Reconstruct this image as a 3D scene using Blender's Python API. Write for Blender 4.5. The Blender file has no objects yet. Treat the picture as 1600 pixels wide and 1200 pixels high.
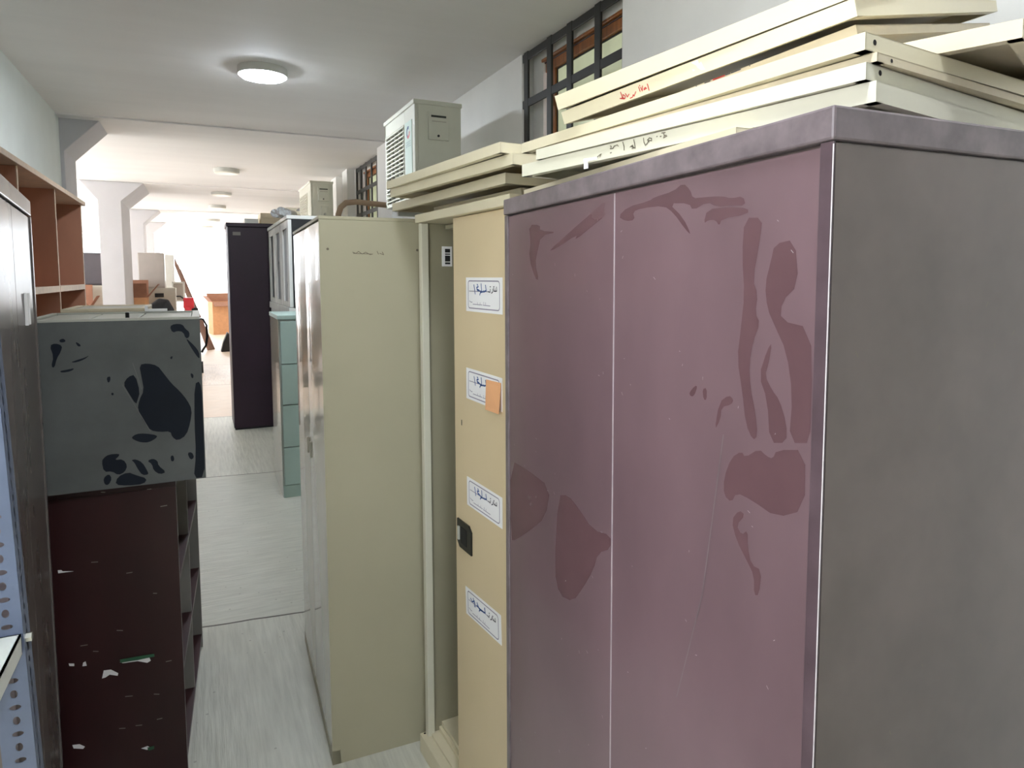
import bpy, bmesh, math, random
from mathutils import Matrix, Vector
random.seed(7)
SC = bpy.context.scene
COL = SC.collection

# outlines of smears, pen strokes and paper scraps, in metres on their panels
BLACK_SMEARS = [[(-0.1695,1.3561),(-0.1483,1.3598),(-0.1211,1.3509),(-0.107,1.3279),(-0.0846,1.2917),(-0.0658,1.2704),(-0.0449,1.2387),(-0.0327,1.2074),(-0.0386,1.1674),(-0.0512,1.1281),(-0.0761,1.113),(-0.0909,1.1272),(-0.0945,1.1451),(-0.1227,1.1455),(-0.1481,1.153),(-0.164,1.1793),(-0.1792,1.22),(-0.1738,1.249),(-0.1601,1.2774),(-0.1648,1.3168)],[(-0.2132,1.3007),(-0.2,1.3216),(-0.1811,1.3276),(-0.1707,1.2733),(-0.178,1.2493),(-0.1828,1.235),(-0.2019,1.2756)],[(-0.1994,1.136),(-0.1864,1.146),(-0.1633,1.1456),(-0.1295,1.1362),(-0.1342,1.1267),(-0.1538,1.1163),(-0.1749,1.1186),(-0.1913,1.1278)],[(-0.2781,1.0716),(-0.2715,1.0829),(-0.259,1.0912),(-0.2324,1.0906),(-0.2327,1.0833),(-0.2455,1.0725),(-0.2228,1.0723),(-0.2125,1.0513),(-0.2203,1.0326),(-0.2372,1.0249),(-0.253,1.0392),(-0.2734,1.0393)],[(-0.2763,1.0202),(-0.2615,1.0329),(-0.254,1.0173),(-0.2629,0.9988),(-0.2731,1.0002)],[(-0.2466,0.9966),(-0.2395,1.0203),(-0.212,1.0315),(-0.1916,1.019),(-0.1625,1.0052),(-0.1717,0.9889),(-0.2138,0.9897)],[(-0.2022,1.0673),(-0.1896,1.0683),(-0.1732,1.0564),(-0.1615,1.03),(-0.1578,1.0171),(-0.1748,1.0168),(-0.1866,1.0382),(-0.1942,1.059)],[(-0.1603,1.0598),(-0.1452,1.0655),(-0.1326,1.0565),(-0.1311,1.0413),(-0.1103,1.0185),(-0.1279,1.0132),(-0.1445,1.0279),(-0.148,1.0483)],[(-0.0843,1.4696),(-0.071,1.4771),(-0.0493,1.4755),(-0.042,1.4609),(-0.0305,1.4505),(-0.0324,1.4332),(-0.0422,1.4311),(-0.0481,1.4512),(-0.0632,1.4552),(-0.0773,1.4497)],[(-0.0231,1.2875),(-0.0071,1.2965),(-0.0022,1.2455),(-0.0024,1.1128),(-0.0047,0.9843),(-0.0364,0.9834),(-0.0267,1.0643),(-0.0275,1.1664)],[(-0.0329,1.3233),(-0.0243,1.3177),(-0.0256,1.3053),(-0.0313,1.3081)],[(-0.0857,1.3761),(-0.0791,1.3782),(-0.0817,1.3685),(-0.0864,1.3702)],[(-0.3657,1.4393),(-0.3559,1.4435),(-0.3497,1.4363),(-0.3546,1.4319),(-0.3641,1.4323)],[(-0.3893,1.4241),(-0.3757,1.4304),(-0.3588,1.4228),(-0.3635,1.4044),(-0.3739,1.3863),(-0.3809,1.3588),(-0.3883,1.3639),(-0.3813,1.3913)],[(-0.3274,1.4331),(-0.3161,1.4255),(-0.3144,1.4184),(-0.3222,1.4188)],[(-0.3699,1.3489),(-0.3505,1.3524),(-0.3317,1.3559),(-0.3411,1.3471),(-0.3625,1.3438)],[(-0.3418,1.3729),(-0.326,1.3791),(-0.3061,1.3851),(-0.294,1.3916),(-0.3063,1.3804),(-0.3263,1.3721)],[(-0.2551,1.3227),(-0.2448,1.3269),(-0.2454,1.3125),(-0.2518,1.3057)],[(-0.2449,1.2764),(-0.2388,1.2759),(-0.2391,1.2687),(-0.2444,1.2691)],[(-0.051,1.0722),(-0.0376,1.0732),(-0.0316,1.0546),(-0.043,1.0483)],[(-0.0975,1.0674),(-0.0887,1.0689),(-0.0872,1.051),(-0.096,1.0496)],[(-0.0421,1.4336),(-0.0188,1.4077),(-0.0061,1.3871),(-0.0056,1.3644),(-0.0154,1.3775),(-0.0341,1.4134)]]
BLACK_SCRATCH = [[(-0.2154,1.2984),(-0.1482,1.1505)],[(-0.1859,1.3619),(-0.1661,1.2827)]]
BROWN_SMEARS = [[(0.7328,1.6724),(0.6231,1.7089),(0.5463,1.7337),(0.4941,1.7515),(0.5023,1.732),(0.4937,1.726),(0.537,1.712),(0.6128,1.6883),(0.6029,1.6989),(0.6981,1.6759)],[(0.8335,1.7322),(0.7753,1.7282),(0.7754,1.7159),(0.687,1.7082),(0.7692,1.7057),(0.788,1.6742),(0.8009,1.6494),(0.7818,1.614),(0.801,1.6165),(0.8339,1.6603),(0.827,1.696)],[(0.4529,1.72),(0.4223,1.7328),(0.3584,1.736),(0.3452,1.7401),(0.2949,1.7434),(0.2717,1.7524),(0.2543,1.7405),(0.2484,1.7284),(0.2268,1.7277),(0.186,1.725),(0.1667,1.72),(0.1438,1.7206),(0.1389,1.7083),(0.1664,1.7109),(0.1955,1.712),(0.2161,1.7203),(0.248,1.7119),(0.2566,1.7226),(0.3067,1.7274),(0.2703,1.7038),(0.2498,1.6775),(0.2641,1.6866),(0.2942,1.7125),(0.3191,1.7251),(0.3788,1.727),(0.4073,1.7239),(0.3998,1.7101),(0.4295,1.7104)],[(0.2231,1.6921),(0.2158,1.7107),(0.1711,1.7098),(0.1344,1.705),(0.1341,1.6976),(0.1851,1.6957),(0.1897,1.6867),(0.1974,1.695),(0.2128,1.6962)],[(0.1406,1.6937),(0.1082,1.6912),(0.1115,1.6657),(0.1225,1.6165),(0.1133,1.599),(0.1167,1.5755),(0.1078,1.5642),(0.1198,1.5398),(0.1254,1.5123),(0.1222,1.4826),(0.1124,1.4542),(0.107,1.4253),(0.1155,1.4174),(0.1294,1.4358),(0.1377,1.4773),(0.1482,1.5158),(0.1427,1.556),(0.1373,1.5985),(0.1435,1.6464)],[(0.0866,1.6588),(0.0541,1.6628),(0.0466,1.6114),(0.0723,1.5916),(0.0733,1.5691),(0.0267,1.5638),(0.0199,1.4843),(0.018,1.4361),(0.0544,1.428),(0.0509,1.4848),(0.0623,1.5336),(0.083,1.5629),(0.0959,1.5822),(0.1011,1.6108),(0.0919,1.6393)],[(0.1076,1.4996),(0.0941,1.5333),(0.0863,1.5427),(0.0914,1.5162),(0.0971,1.501),(0.0842,1.4854),(0.0718,1.4758),(0.059,1.4497),(0.0582,1.4272),(0.0858,1.421),(0.0919,1.4725)],[(0.2492,1.4571),(0.2355,1.4693),(0.23,1.4684),(0.2378,1.4537),(0.2462,1.4524)],[(0.219,1.4667),(0.2095,1.4698),(0.209,1.4533),(0.2159,1.4522)],[(0.1912,1.4139),(0.1823,1.4545),(0.1631,1.4672),(0.1534,1.4625),(0.1579,1.4554),(0.1772,1.449),(0.1791,1.4325)],[(0.1695,1.3559),(0.1553,1.3863),(0.1362,1.3991),(0.1288,1.3927),(0.1041,1.4097),(0.0906,1.4035),(0.0799,1.4031),(0.074,1.4151),(0.0287,1.4256),(0.027,1.3567),(0.0709,1.3337),(0.1153,1.3418),(0.144,1.3431),(0.1533,1.327),(0.1688,1.3325)],[(0.6849,1.1807),(0.6386,1.1943),(0.5949,1.1828),(0.5337,1.1597),(0.469,1.173),(0.4686,1.1485),(0.5141,1.1248),(0.5328,1.0847),(0.5726,1.0346),(0.615,0.9889),(0.6782,0.9741),(0.7027,1.0169)],[(0.1526,1.3038),(0.1383,1.3217),(0.1262,1.319),(0.1425,1.3005),(0.1324,1.2907),(0.1209,1.3012),(0.1201,1.2787),(0.1124,1.2589),(0.0942,1.2597),(0.0975,1.2263),(0.1065,1.2224),(0.1074,1.2479),(0.1219,1.2617),(0.1419,1.2808)],[(0.9517,1.1873),(0.8432,1.1912),(0.7217,1.1858),(0.7472,1.1137),(0.8294,1.0584),(0.921,1.0028),(0.9505,0.9923)]]
BROWN_SCRATCH = [[(0.172,1.4125),(0.2104,1.1778)],[(0.2104,1.1778),(0.2672,0.9951)]]
T1_PENCIL = [[(0.4747,0.0204),(0.4713,0.0188),(0.4746,0.0155),(0.4679,0.0151),(0.4646,0.0184),(0.4563,0.0193),(0.4538,0.0168)],[(0.4646,0.0189),(0.4662,0.0159)],[(0.4425,0.022),(0.4392,0.014),(0.4391,0.0082)],[(0.4157,0.022),(0.4132,0.0153),(0.4116,0.0073)],[(0.4241,0.0112),(0.4179,0.0129),(0.4162,0.0095),(0.421,0.0113),(0.4116,0.0073)],[(0.4193,0.0079),(0.4123,0.0079)],[(0.392,0.0203),(0.3911,0.014),(0.3873,0.0083)],[(0.383,0.0158),(0.3786,0.0187),(0.3734,0.0168),(0.3733,0.0133),(0.38,0.0148),(0.3829,0.0107),(0.3873,0.0083)],[(0.3815,0.0166),(0.3792,0.0122)],[(0.3505,0.0217),(0.3428,0.0214)],[(0.3463,0.021),(0.3448,0.0168),(0.3461,0.0135),(0.3392,0.0153)],[(0.3448,0.0168),(0.3406,0.0166)],[(0.354,0.0167),(0.3518,0.0169)],[(0.3618,0.018),(0.3604,0.018)],[(0.4745,0.0084),(0.4711,0.0085)],[(0.509,0.0066),(0.5002,0.0099),(0.502,0.0057),(0.4985,0.0102)]]
T1_TAPE = [(0.5489,0.0087),(0.5108,0.0069),(0.5089,0.0022),(0.5488,0.003)]
U2_RED = [[(0.4014,0.0184),(0.4003,0.0079),(0.4056,0.0087),(0.3973,0.0054)],[(0.3976,0.0131),(0.3937,0.0094),(0.3956,0.0057),(0.3992,0.0076),(0.3976,0.0131)],[(0.3923,0.0131),(0.3897,0.0068),(0.3851,0.0102)],[(0.3848,0.003),(0.3795,0.0035),(0.3771,0.0069),(0.3759,0.004),(0.3705,0.0099)],[(0.3627,0.0158),(0.3618,0.0081)],[(0.3588,0.0138),(0.3574,0.0076),(0.3546,0.015)],[(0.3536,0.0081),(0.3481,0.0089),(0.3499,0.0111),(0.3531,0.0096)],[(0.3445,0.0151),(0.3439,0.0043)],[(0.3605,0.0176),(0.3595,0.017)]]
U2_SCUFF = [[(0.2562,0.0217),(0.2437,0.0221),(0.2426,0.0149),(0.2387,0.0182),(0.2368,0.0099),(0.2347,0.0046),(0.2408,0.0051),(0.2465,0.0108),(0.2479,0.0151)],[(0.2563,0.0117),(0.252,0.0087),(0.2557,0.0081)]]
P_PENCIL = [[(0.4436,1.6994),(0.4536,1.6955),(0.4618,1.7018),(0.4738,1.6938),(0.4841,1.7001),(0.4983,1.6921),(0.5066,1.6943)],[(0.4456,1.6954),(0.5024,1.6942)],[(0.5212,1.7027),(0.5252,1.6945)],[(0.5294,1.6967),(0.5418,1.6927),(0.5378,1.7009)]]
P_RIVETS = [(0.3668,1.7082),(0.653,1.7091)]
SCRAP_WHITE = [[(-0.2614,0.4278),(-0.2137,0.4235),(-0.1816,0.4256),(-0.178,0.4143),(-0.1876,0.4095),(-0.2138,0.4211),(-0.2531,0.4233)],[(-0.3108,0.3873),(-0.3052,0.4117),(-0.2861,0.4098),(-0.2674,0.3938),(-0.269,0.3863),(-0.29,0.395),(-0.3011,0.3886)],[(-0.3941,0.4546),(-0.3801,0.4509),(-0.3804,0.4433),(-0.3926,0.4465)],[(-0.3572,0.4488),(-0.3509,0.4511),(-0.3484,0.4372),(-0.3596,0.4378)],[(-0.4078,0.7479),(-0.3988,0.7469),(-0.396,0.7426),(-0.3688,0.738),(-0.3992,0.7387),(-0.407,0.7387)],[(-0.3967,0.195),(-0.3782,0.1923),(-0.3649,0.1809),(-0.3695,0.1753),(-0.3941,0.184)],[(-0.2155,0.133),(-0.1986,0.1358),(-0.1933,0.1317),(-0.199,0.1237)]]
SCRAP_GREEN = [[(-0.261,0.4372),(-0.2131,0.4369),(-0.1677,0.435),(-0.1667,0.4259),(-0.2136,0.4258),(-0.2595,0.4266)],[(-0.1987,0.1318),(-0.1797,0.1323),(-0.1801,0.1225),(-0.1951,0.1208)]]
TAPE_MARKS = [[(-0.3216,0.7577),(-0.306,0.7563)],[(-0.2315,0.7079),(-0.2171,0.7082)],[(-0.2648,0.5312),(-0.2501,0.5277)],[(-0.3296,0.4783),(-0.3171,0.4751)],[(-0.361,0.5024),(-0.3442,0.5021)],[(-0.1357,0.4009),(-0.1213,0.4013)],[(-0.2512,0.3136),(-0.2329,0.3108)],[(-0.1682,0.2165),(-0.1545,0.2166)],[(-0.2717,0.2139),(-0.2568,0.2109)],[(-0.227,0.2115),(-0.2111,0.2091)],[(-0.2872,0.9707),(-0.2779,0.9694)],[(-0.1311,0.9055),(-0.1142,0.9069)],[(-0.1654,0.9643),(-0.1554,0.9645)],[(-0.162,0.6307),(-0.1534,0.6289)],[(-0.173,0.302),(-0.1596,0.2982)]]
INK_BLUE = [[(0.239,0.221),(0.255,0.314),(0.273,0.471)],[(0.364,0.262),(0.321,0.291),(0.327,0.337),(0.382,0.366)],[(0.339,0.366),(0.394,0.384),(0.467,0.407),(0.539,0.395),(0.582,0.366),(0.564,0.221)],[(0.445,0.186),(0.452,0.291),(0.455,0.395)],[(0.333,0.203),(0.348,0.221)],[(0.467,0.407),(0.424,0.43),(0.406,0.494)],[(0.515,0.384),(0.527,0.407)]]
INK_BLACK = [[(0.636,0.395),(0.685,0.407),(0.693,0.326)],[(0.76,0.326),(0.758,0.395),(0.724,0.436)],[(0.776,0.291),(0.784,0.372),(0.83,0.378),(0.861,0.366),(0.855,0.262)],[(0.818,0.314),(0.824,0.372)],[(0.687,0.258),(0.699,0.258)],[(0.779,0.256),(0.792,0.256)]]
INK_LINE = [[(0.101,0.401),(0.679,0.398)],[(0.206,0.781),(0.467,0.784)],[(0.491,0.786),(0.685,0.793)],[(0.339,0.721),(0.339,0.779)],[(0.412,0.721),(0.412,0.779)],[(0.515,0.698),(0.515,0.756)],[(0.564,0.709),(0.564,0.762)],[(0.105,0.686),(0.127,0.721)],[(0.139,0.703),(0.152,0.727),(0.188,0.721)]]
U3_BLACK = [[(0.2411,0.0246),(0.2365,0.0247),(0.2349,0.023),(0.2312,0.0244)],[(0.2393,0.0245),(0.2323,0.0227)],[(0.2031,0.0241),(0.202,0.0268),(0.1986,0.0263)],[(0.1981,0.0231),(0.1949,0.0212),(0.1953,0.0252),(0.1965,0.0218)],[(0.1927,0.0258),(0.1884,0.0258),(0.1767,0.0251)],[(0.1923,0.0242),(0.1877,0.0241),(0.1802,0.0237)],[(0.1607,0.0281),(0.1609,0.0222)],[(0.2575,0.0246),(0.2567,0.0187)],[(0.3235,0.0285),(0.3231,0.0233)],[(0.353,0.0288),(0.3368,0.0269)],[(0.3522,0.0268),(0.336,0.025)]]
U3_RED = [[(0.2253,0.0216),(0.2228,0.0278),(0.2185,0.0271)],[(0.2238,0.0266),(0.2178,0.0253),(0.2125,0.0258),(0.2162,0.0239),(0.2214,0.0242)],[(0.2208,0.0216),(0.2146,0.0226),(0.2056,0.0249),(0.205,0.0224),(0.213,0.0213)]]

# ------------------------------------------------------------------ materials
def lin(c):
    r = []
    for v in c:
        v /= 255.0
        r.append(v / 12.92 if v <= 0.04045 else ((v + 0.055) / 1.055) ** 2.4)
    return (r[0], r[1], r[2], 1.0)

def mat(name, rgb, rough=0.5, var=0.06, scale=6.0, bump=0.0, bscale=60.0, metal=0.0, rvar=0.08,
        coat=0.0, emit=0.0, trans=0.0, stretch=(1, 1, 1), spec=0.5, rgb2=None, lo=0.35, hi=0.65):
    m = bpy.data.materials.new(name); m.use_nodes = True
    nt = m.node_tree; N = nt.nodes; L = nt.links
    b = N['Principled BSDF']
    tc = N.new('ShaderNodeTexCoord'); mp = N.new('ShaderNodeMapping')
    mp.inputs['Scale'].default_value = stretch
    L.new(tc.outputs['Object'], mp.inputs['Vector'])
    n = N.new('ShaderNodeTexNoise'); n.inputs['Scale'].default_value = scale
    n.inputs['Detail'].default_value = 5.0; n.inputs['Roughness'].default_value = 0.6
    L.new(mp.outputs[0], n.inputs['Vector'])
    rmp = N.new('ShaderNodeMapRange'); rmp.inputs[1].default_value = lo; rmp.inputs[2].default_value = hi
    L.new(n.outputs['Fac'], rmp.inputs[0])
    mx = N.new('ShaderNodeMix'); mx.data_type = 'RGBA'
    c = lin(rgb)
    if rgb2 is None:
        c1 = tuple(max(0, v * (1 - var)) for v in c[:3]) + (1,)
        c2 = tuple(min(1, v * (1 + var)) for v in c[:3]) + (1,)
    else:
        c1, c2 = c, lin(rgb2)
    mx.inputs[6].default_value = c1; mx.inputs[7].default_value = c2
    L.new(rmp.outputs[0], mx.inputs[0]); L.new(mx.outputs[2], b.inputs['Base Color'])
    rr = N.new('ShaderNodeMapRange')
    rr.inputs[3].default_value = max(0.02, rough - rvar); rr.inputs[4].default_value = min(1, rough + rvar)
    L.new(n.outputs['Fac'], rr.inputs[0]); L.new(rr.outputs[0], b.inputs['Roughness'])
    b.inputs['Metallic'].default_value = metal
    b.inputs['Coat Weight'].default_value = coat
    b.inputs['Specular IOR Level'].default_value = spec
    if trans:
        b.inputs['Transmission Weight'].default_value = trans
    if emit:
        b.inputs['Emission Color'].default_value = c; b.inputs['Emission Strength'].default_value = emit
    if bump:
        n2 = N.new('ShaderNodeTexNoise'); n2.inputs['Scale'].default_value = bscale; n2.inputs['Detail'].default_value = 3
        L.new(mp.outputs[0], n2.inputs['Vector'])
        bp = N.new('ShaderNodeBump'); bp.inputs['Strength'].default_value = bump; bp.inputs['Distance'].default_value = 0.01
        L.new(n2.outputs['Fac'], bp.inputs['Height']); L.new(bp.outputs[0], b.inputs['Normal'])
    return m

M = {}
M['plaster'] = mat('white_plaster', (238, 237, 234), 0.8, 0.03, 2.0, 0.08, 30)
M['column'] = mat('column_paint', (196, 195, 198), 0.8, 0.03, 2.0, 0.08, 30)
M['plaster_cool'] = mat('left_wall_plaster', (226, 232, 228), 0.75, 0.04, 1.5, 0.08, 30)
M['ceiling'] = mat('ceiling_paint', (230, 228, 226), 0.7, 0.03, 1.2, 0.10, 6, stretch=(0.35, 2.0, 1))
M['cream'] = mat('cream_enamel', (214, 204, 176), 0.42, 0.03, 5.0, 0.02, 18)
M['cream_b'] = mat('pale_cream_enamel', (210, 206, 187), 0.42, 0.03, 5.0, 0.02, 18)
M['cream_worn'] = mat('worn_cream_enamel', (206, 193, 166), 0.5, 0.06, 9.0, 0.02, 18)
M['beige'] = mat('beige_cabinet_paint', (174, 168, 144), 0.42, 0.03, 2.5, 0.03, 7)
M['beige_gloss'] = mat('beige_door_paint', (206, 202, 186), 0.16, 0.03, 2.0, 0.05, 3, coat=0.4, stretch=(1, 1, 0.3))
M['cab_inside'] = mat('beige_paint_inside_shade', (150, 144, 122), 0.5, 0.03, 2.5)  # beige paint darkened to stand in for shade inside the cabinet
M['slide_door'] = mat('tan_sliding_door_paint', (212, 192, 156), 0.38, 0.03, 2.0, 0.02, 6)
M['brown'] = mat('dusty_purple_brown_paint', (106, 84, 89), 0.30, 0.15, 2.2, 0.015, 8, rvar=0.06, coat=0.3, stretch=(1, 1, 0.6))
M['brown_clean'] = mat('wiped_purple_brown_paint', (93, 68, 72), 0.25, 0.08, 5.0, 0.0)
M['brown_side'] = mat('dusty_brown_paint_reflection_grey', (99, 88, 84), 0.32, 0.24, 2.6, 0.015, 8, rvar=0.08, coat=0.12)  # front's paint with the side's grey reflection put into the colour, dust mottling
M['brown_edge'] = mat('scuffed_brown_edge', (110, 99, 102), 0.35, 0.25, 18.0)
M['brown_post'] = mat('brown_post_paint', (82, 66, 72), 0.3, 0.2, 12.0)
M['pale_corner'] = mat('pale_corner_line', (205, 196, 200), 0.3, 0.1, 30.0)
M['lilac_edge'] = mat('pale_glint_and_scratch', (168, 156, 160), 0.3, 0.1, 30.0)
M['dark_line'] = mat('dark_gap', (26, 20, 20), 0.8)
M['left_door'] = mat('glossy_brown_grey_paint', (106, 99, 97), 0.28, 0.16, 2.4, 0.02, 5, rvar=0.08, stretch=(1, 1, 0.25))
M['black_dust'] = mat('dusty_charcoal_paint', (92, 95, 94), 0.5, 0.22, 4.0, 0.02, 30, lo=0.3, hi=0.7)
M['black_wipe'] = mat('wiped_blue_black_paint', (22, 28, 38), 0.5, 0.15, 6.0, spec=0.25)
M['black_scratch'] = mat('pale_scratch', (110, 110, 108), 0.6)
M['grey_metal'] = mat('pale_grey_paint', (178, 178, 168), 0.4, 0.04, 6)
M['dkred'] = mat('dark_red_laminate', (46, 16, 18), 0.4, 0.22, 5.0, 0.02, 40, stretch=(1, 1, 0.4))
M['dkred_edge'] = mat('dark_red_edge', (58, 22, 26), 0.4, 0.1)
M['grey_lam'] = mat('grey_laminate', (132, 128, 122), 0.5, 0.08)
M['paper'] = mat('white_paper', (238, 236, 236), 0.7, 0.02)
M['paper_peach'] = mat('peach_sticky_paper', (232, 172, 124), 0.7, 0.03)
M['ink_blue'] = mat('blue_ink', (52, 88, 150), 0.6, 0.1)
M['ink_black'] = mat('black_ink', (60, 60, 70), 0.6, 0.1)
M['ink_grey'] = mat('grey_print', (140, 130, 150), 0.6, 0.1)
M['ink_red'] = mat('red_marker', (196, 54, 50), 0.6, 0.1)
M['pencil'] = mat('pencil_grey', (112, 104, 88), 0.6, 0.1)
M['green_scrap'] = mat('green_paper', (46, 92, 66), 0.6, 0.1)
M['black_plastic'] = mat('black_plastic', (14, 15, 14), 0.3, 0.1)
M['black_matte'] = mat('black_matte', (30, 30, 31), 0.6, 0.1)
M['steel_blue'] = mat('blue_grey_slotted_steel', (98, 108, 130), 0.4, 0.08, 12.0)
M['white_steel'] = mat('white_shelf_steel', (214, 218, 212), 0.4, 0.05)
M['bolt'] = mat('zinc_bolt', (190, 190, 182), 0.35, 0.1, metal=0.8)
M['wood_case'] = mat('brown_laminate', (170, 122, 98), 0.5, 0.10, 3.0, 0.02, 40, stretch=(1, 1, 0.3))
M['wood_edge'] = mat('pale_wood_edge', (190, 166, 142), 0.5, 0.12, 20)
M['wood_frame'] = mat('orange_wood', (166, 106, 60), 0.4, 0.25, 8.0, 0.02, 40, stretch=(6, 6, 0.6))
M['glass_frost'] = mat('frosted_green_glass', (214, 220, 184), 0.35, 0.10, 2.5, coat=0.3, emit=0.22)  # faint glow stands in for room light behind the glass
M['grille'] = mat('black_iron', (34, 33, 30), 0.5, 0.1)
M['ac_white'] = mat('outdoor_unit_white', (214, 214, 200), 0.45, 0.03)
M['ac_panel'] = mat('outdoor_unit_panel', (206, 222, 212), 0.35, 0.03)
M['ac_dark'] = mat('coil_dark', (62, 66, 58), 0.6, 0.1)
M['logo_blue'] = mat('emblem_blue', (70, 92, 130), 0.4)
M['logo_red'] = mat('emblem_red', (206, 120, 122), 0.4)
M['text_grey'] = mat('emblem_grey', (158, 176, 176), 0.5)
M['lamp_on'] = mat('lit_diffuser', (235, 244, 255), 0.4, 0, emit=82.0)
M['lamp_off'] = mat('unlit_diffuser', (232, 228, 214), 0.4, 0.02)
M['lamp_rim'] = mat('lamp_rim', (205, 205, 198), 0.45, 0.02)
M['wardrobe'] = mat('dark_plum_laminate', (42, 22, 40), 0.45, 0.16, 3.0)
M['file_green'] = mat('grey_green_paint', (178, 202, 196), 0.4, 0.04, 4)
M['file_side'] = mat('grey_green_gloss_paint', (176, 184, 178), 0.14, 0.03, 3, 0.03, 4, coat=0.4)
M['white_gloss'] = mat('white_gloss_frame', (232, 232, 226), 0.2, 0.03)
M['dark_glass'] = mat('dark_glass', (14, 15, 15), 0.3, 0.1, spec=0.2)
M['silver'] = mat('silver_foil', (198, 200, 204), 0.25, 0.1, 14, 0.4, 26, metal=0.9)
M['cardboard'] = mat('cardboard', (200, 150, 108), 0.8, 0.08, 10, 0.03, 50)
M['cardboard_in'] = mat('cardboard_inside', (140, 98, 76), 0.85, 0.08, 10)
M['charcoal'] = mat('charcoal_plastic', (72, 66, 70), 0.5, 0.08)
M['taupe'] = mat('taupe_grey_paint', (176, 168, 160), 0.4, 0.04)
M['appl'] = mat('greige_paint', (176, 170, 156), 0.45, 0.05)
M['fabric_dark'] = mat('dark_grey_fabric', (68, 66, 66), 0.85, 0.12, 30)
M['red_plastic'] = mat('red_plastic', (216, 52, 62), 0.4, 0.06)
M['plank'] = mat('brown_plank', (150, 118, 104), 0.7, 0.2, 14, stretch=(8, 8, 0.5))
M['hose'] = mat('brown_hose', (142, 118, 92), 0.6, 0.1)
M['sand'] = mat('sandy_ground', (220, 219, 217), 0.9, 0.05, 1.2, 0.2, 12)
M['box_cream'] = mat('pale_cream_box', (224, 208, 178), 0.7, 0.05)
M['shutter'] = mat('peach_panel', (222, 186, 146), 0.5, 0.06)

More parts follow.
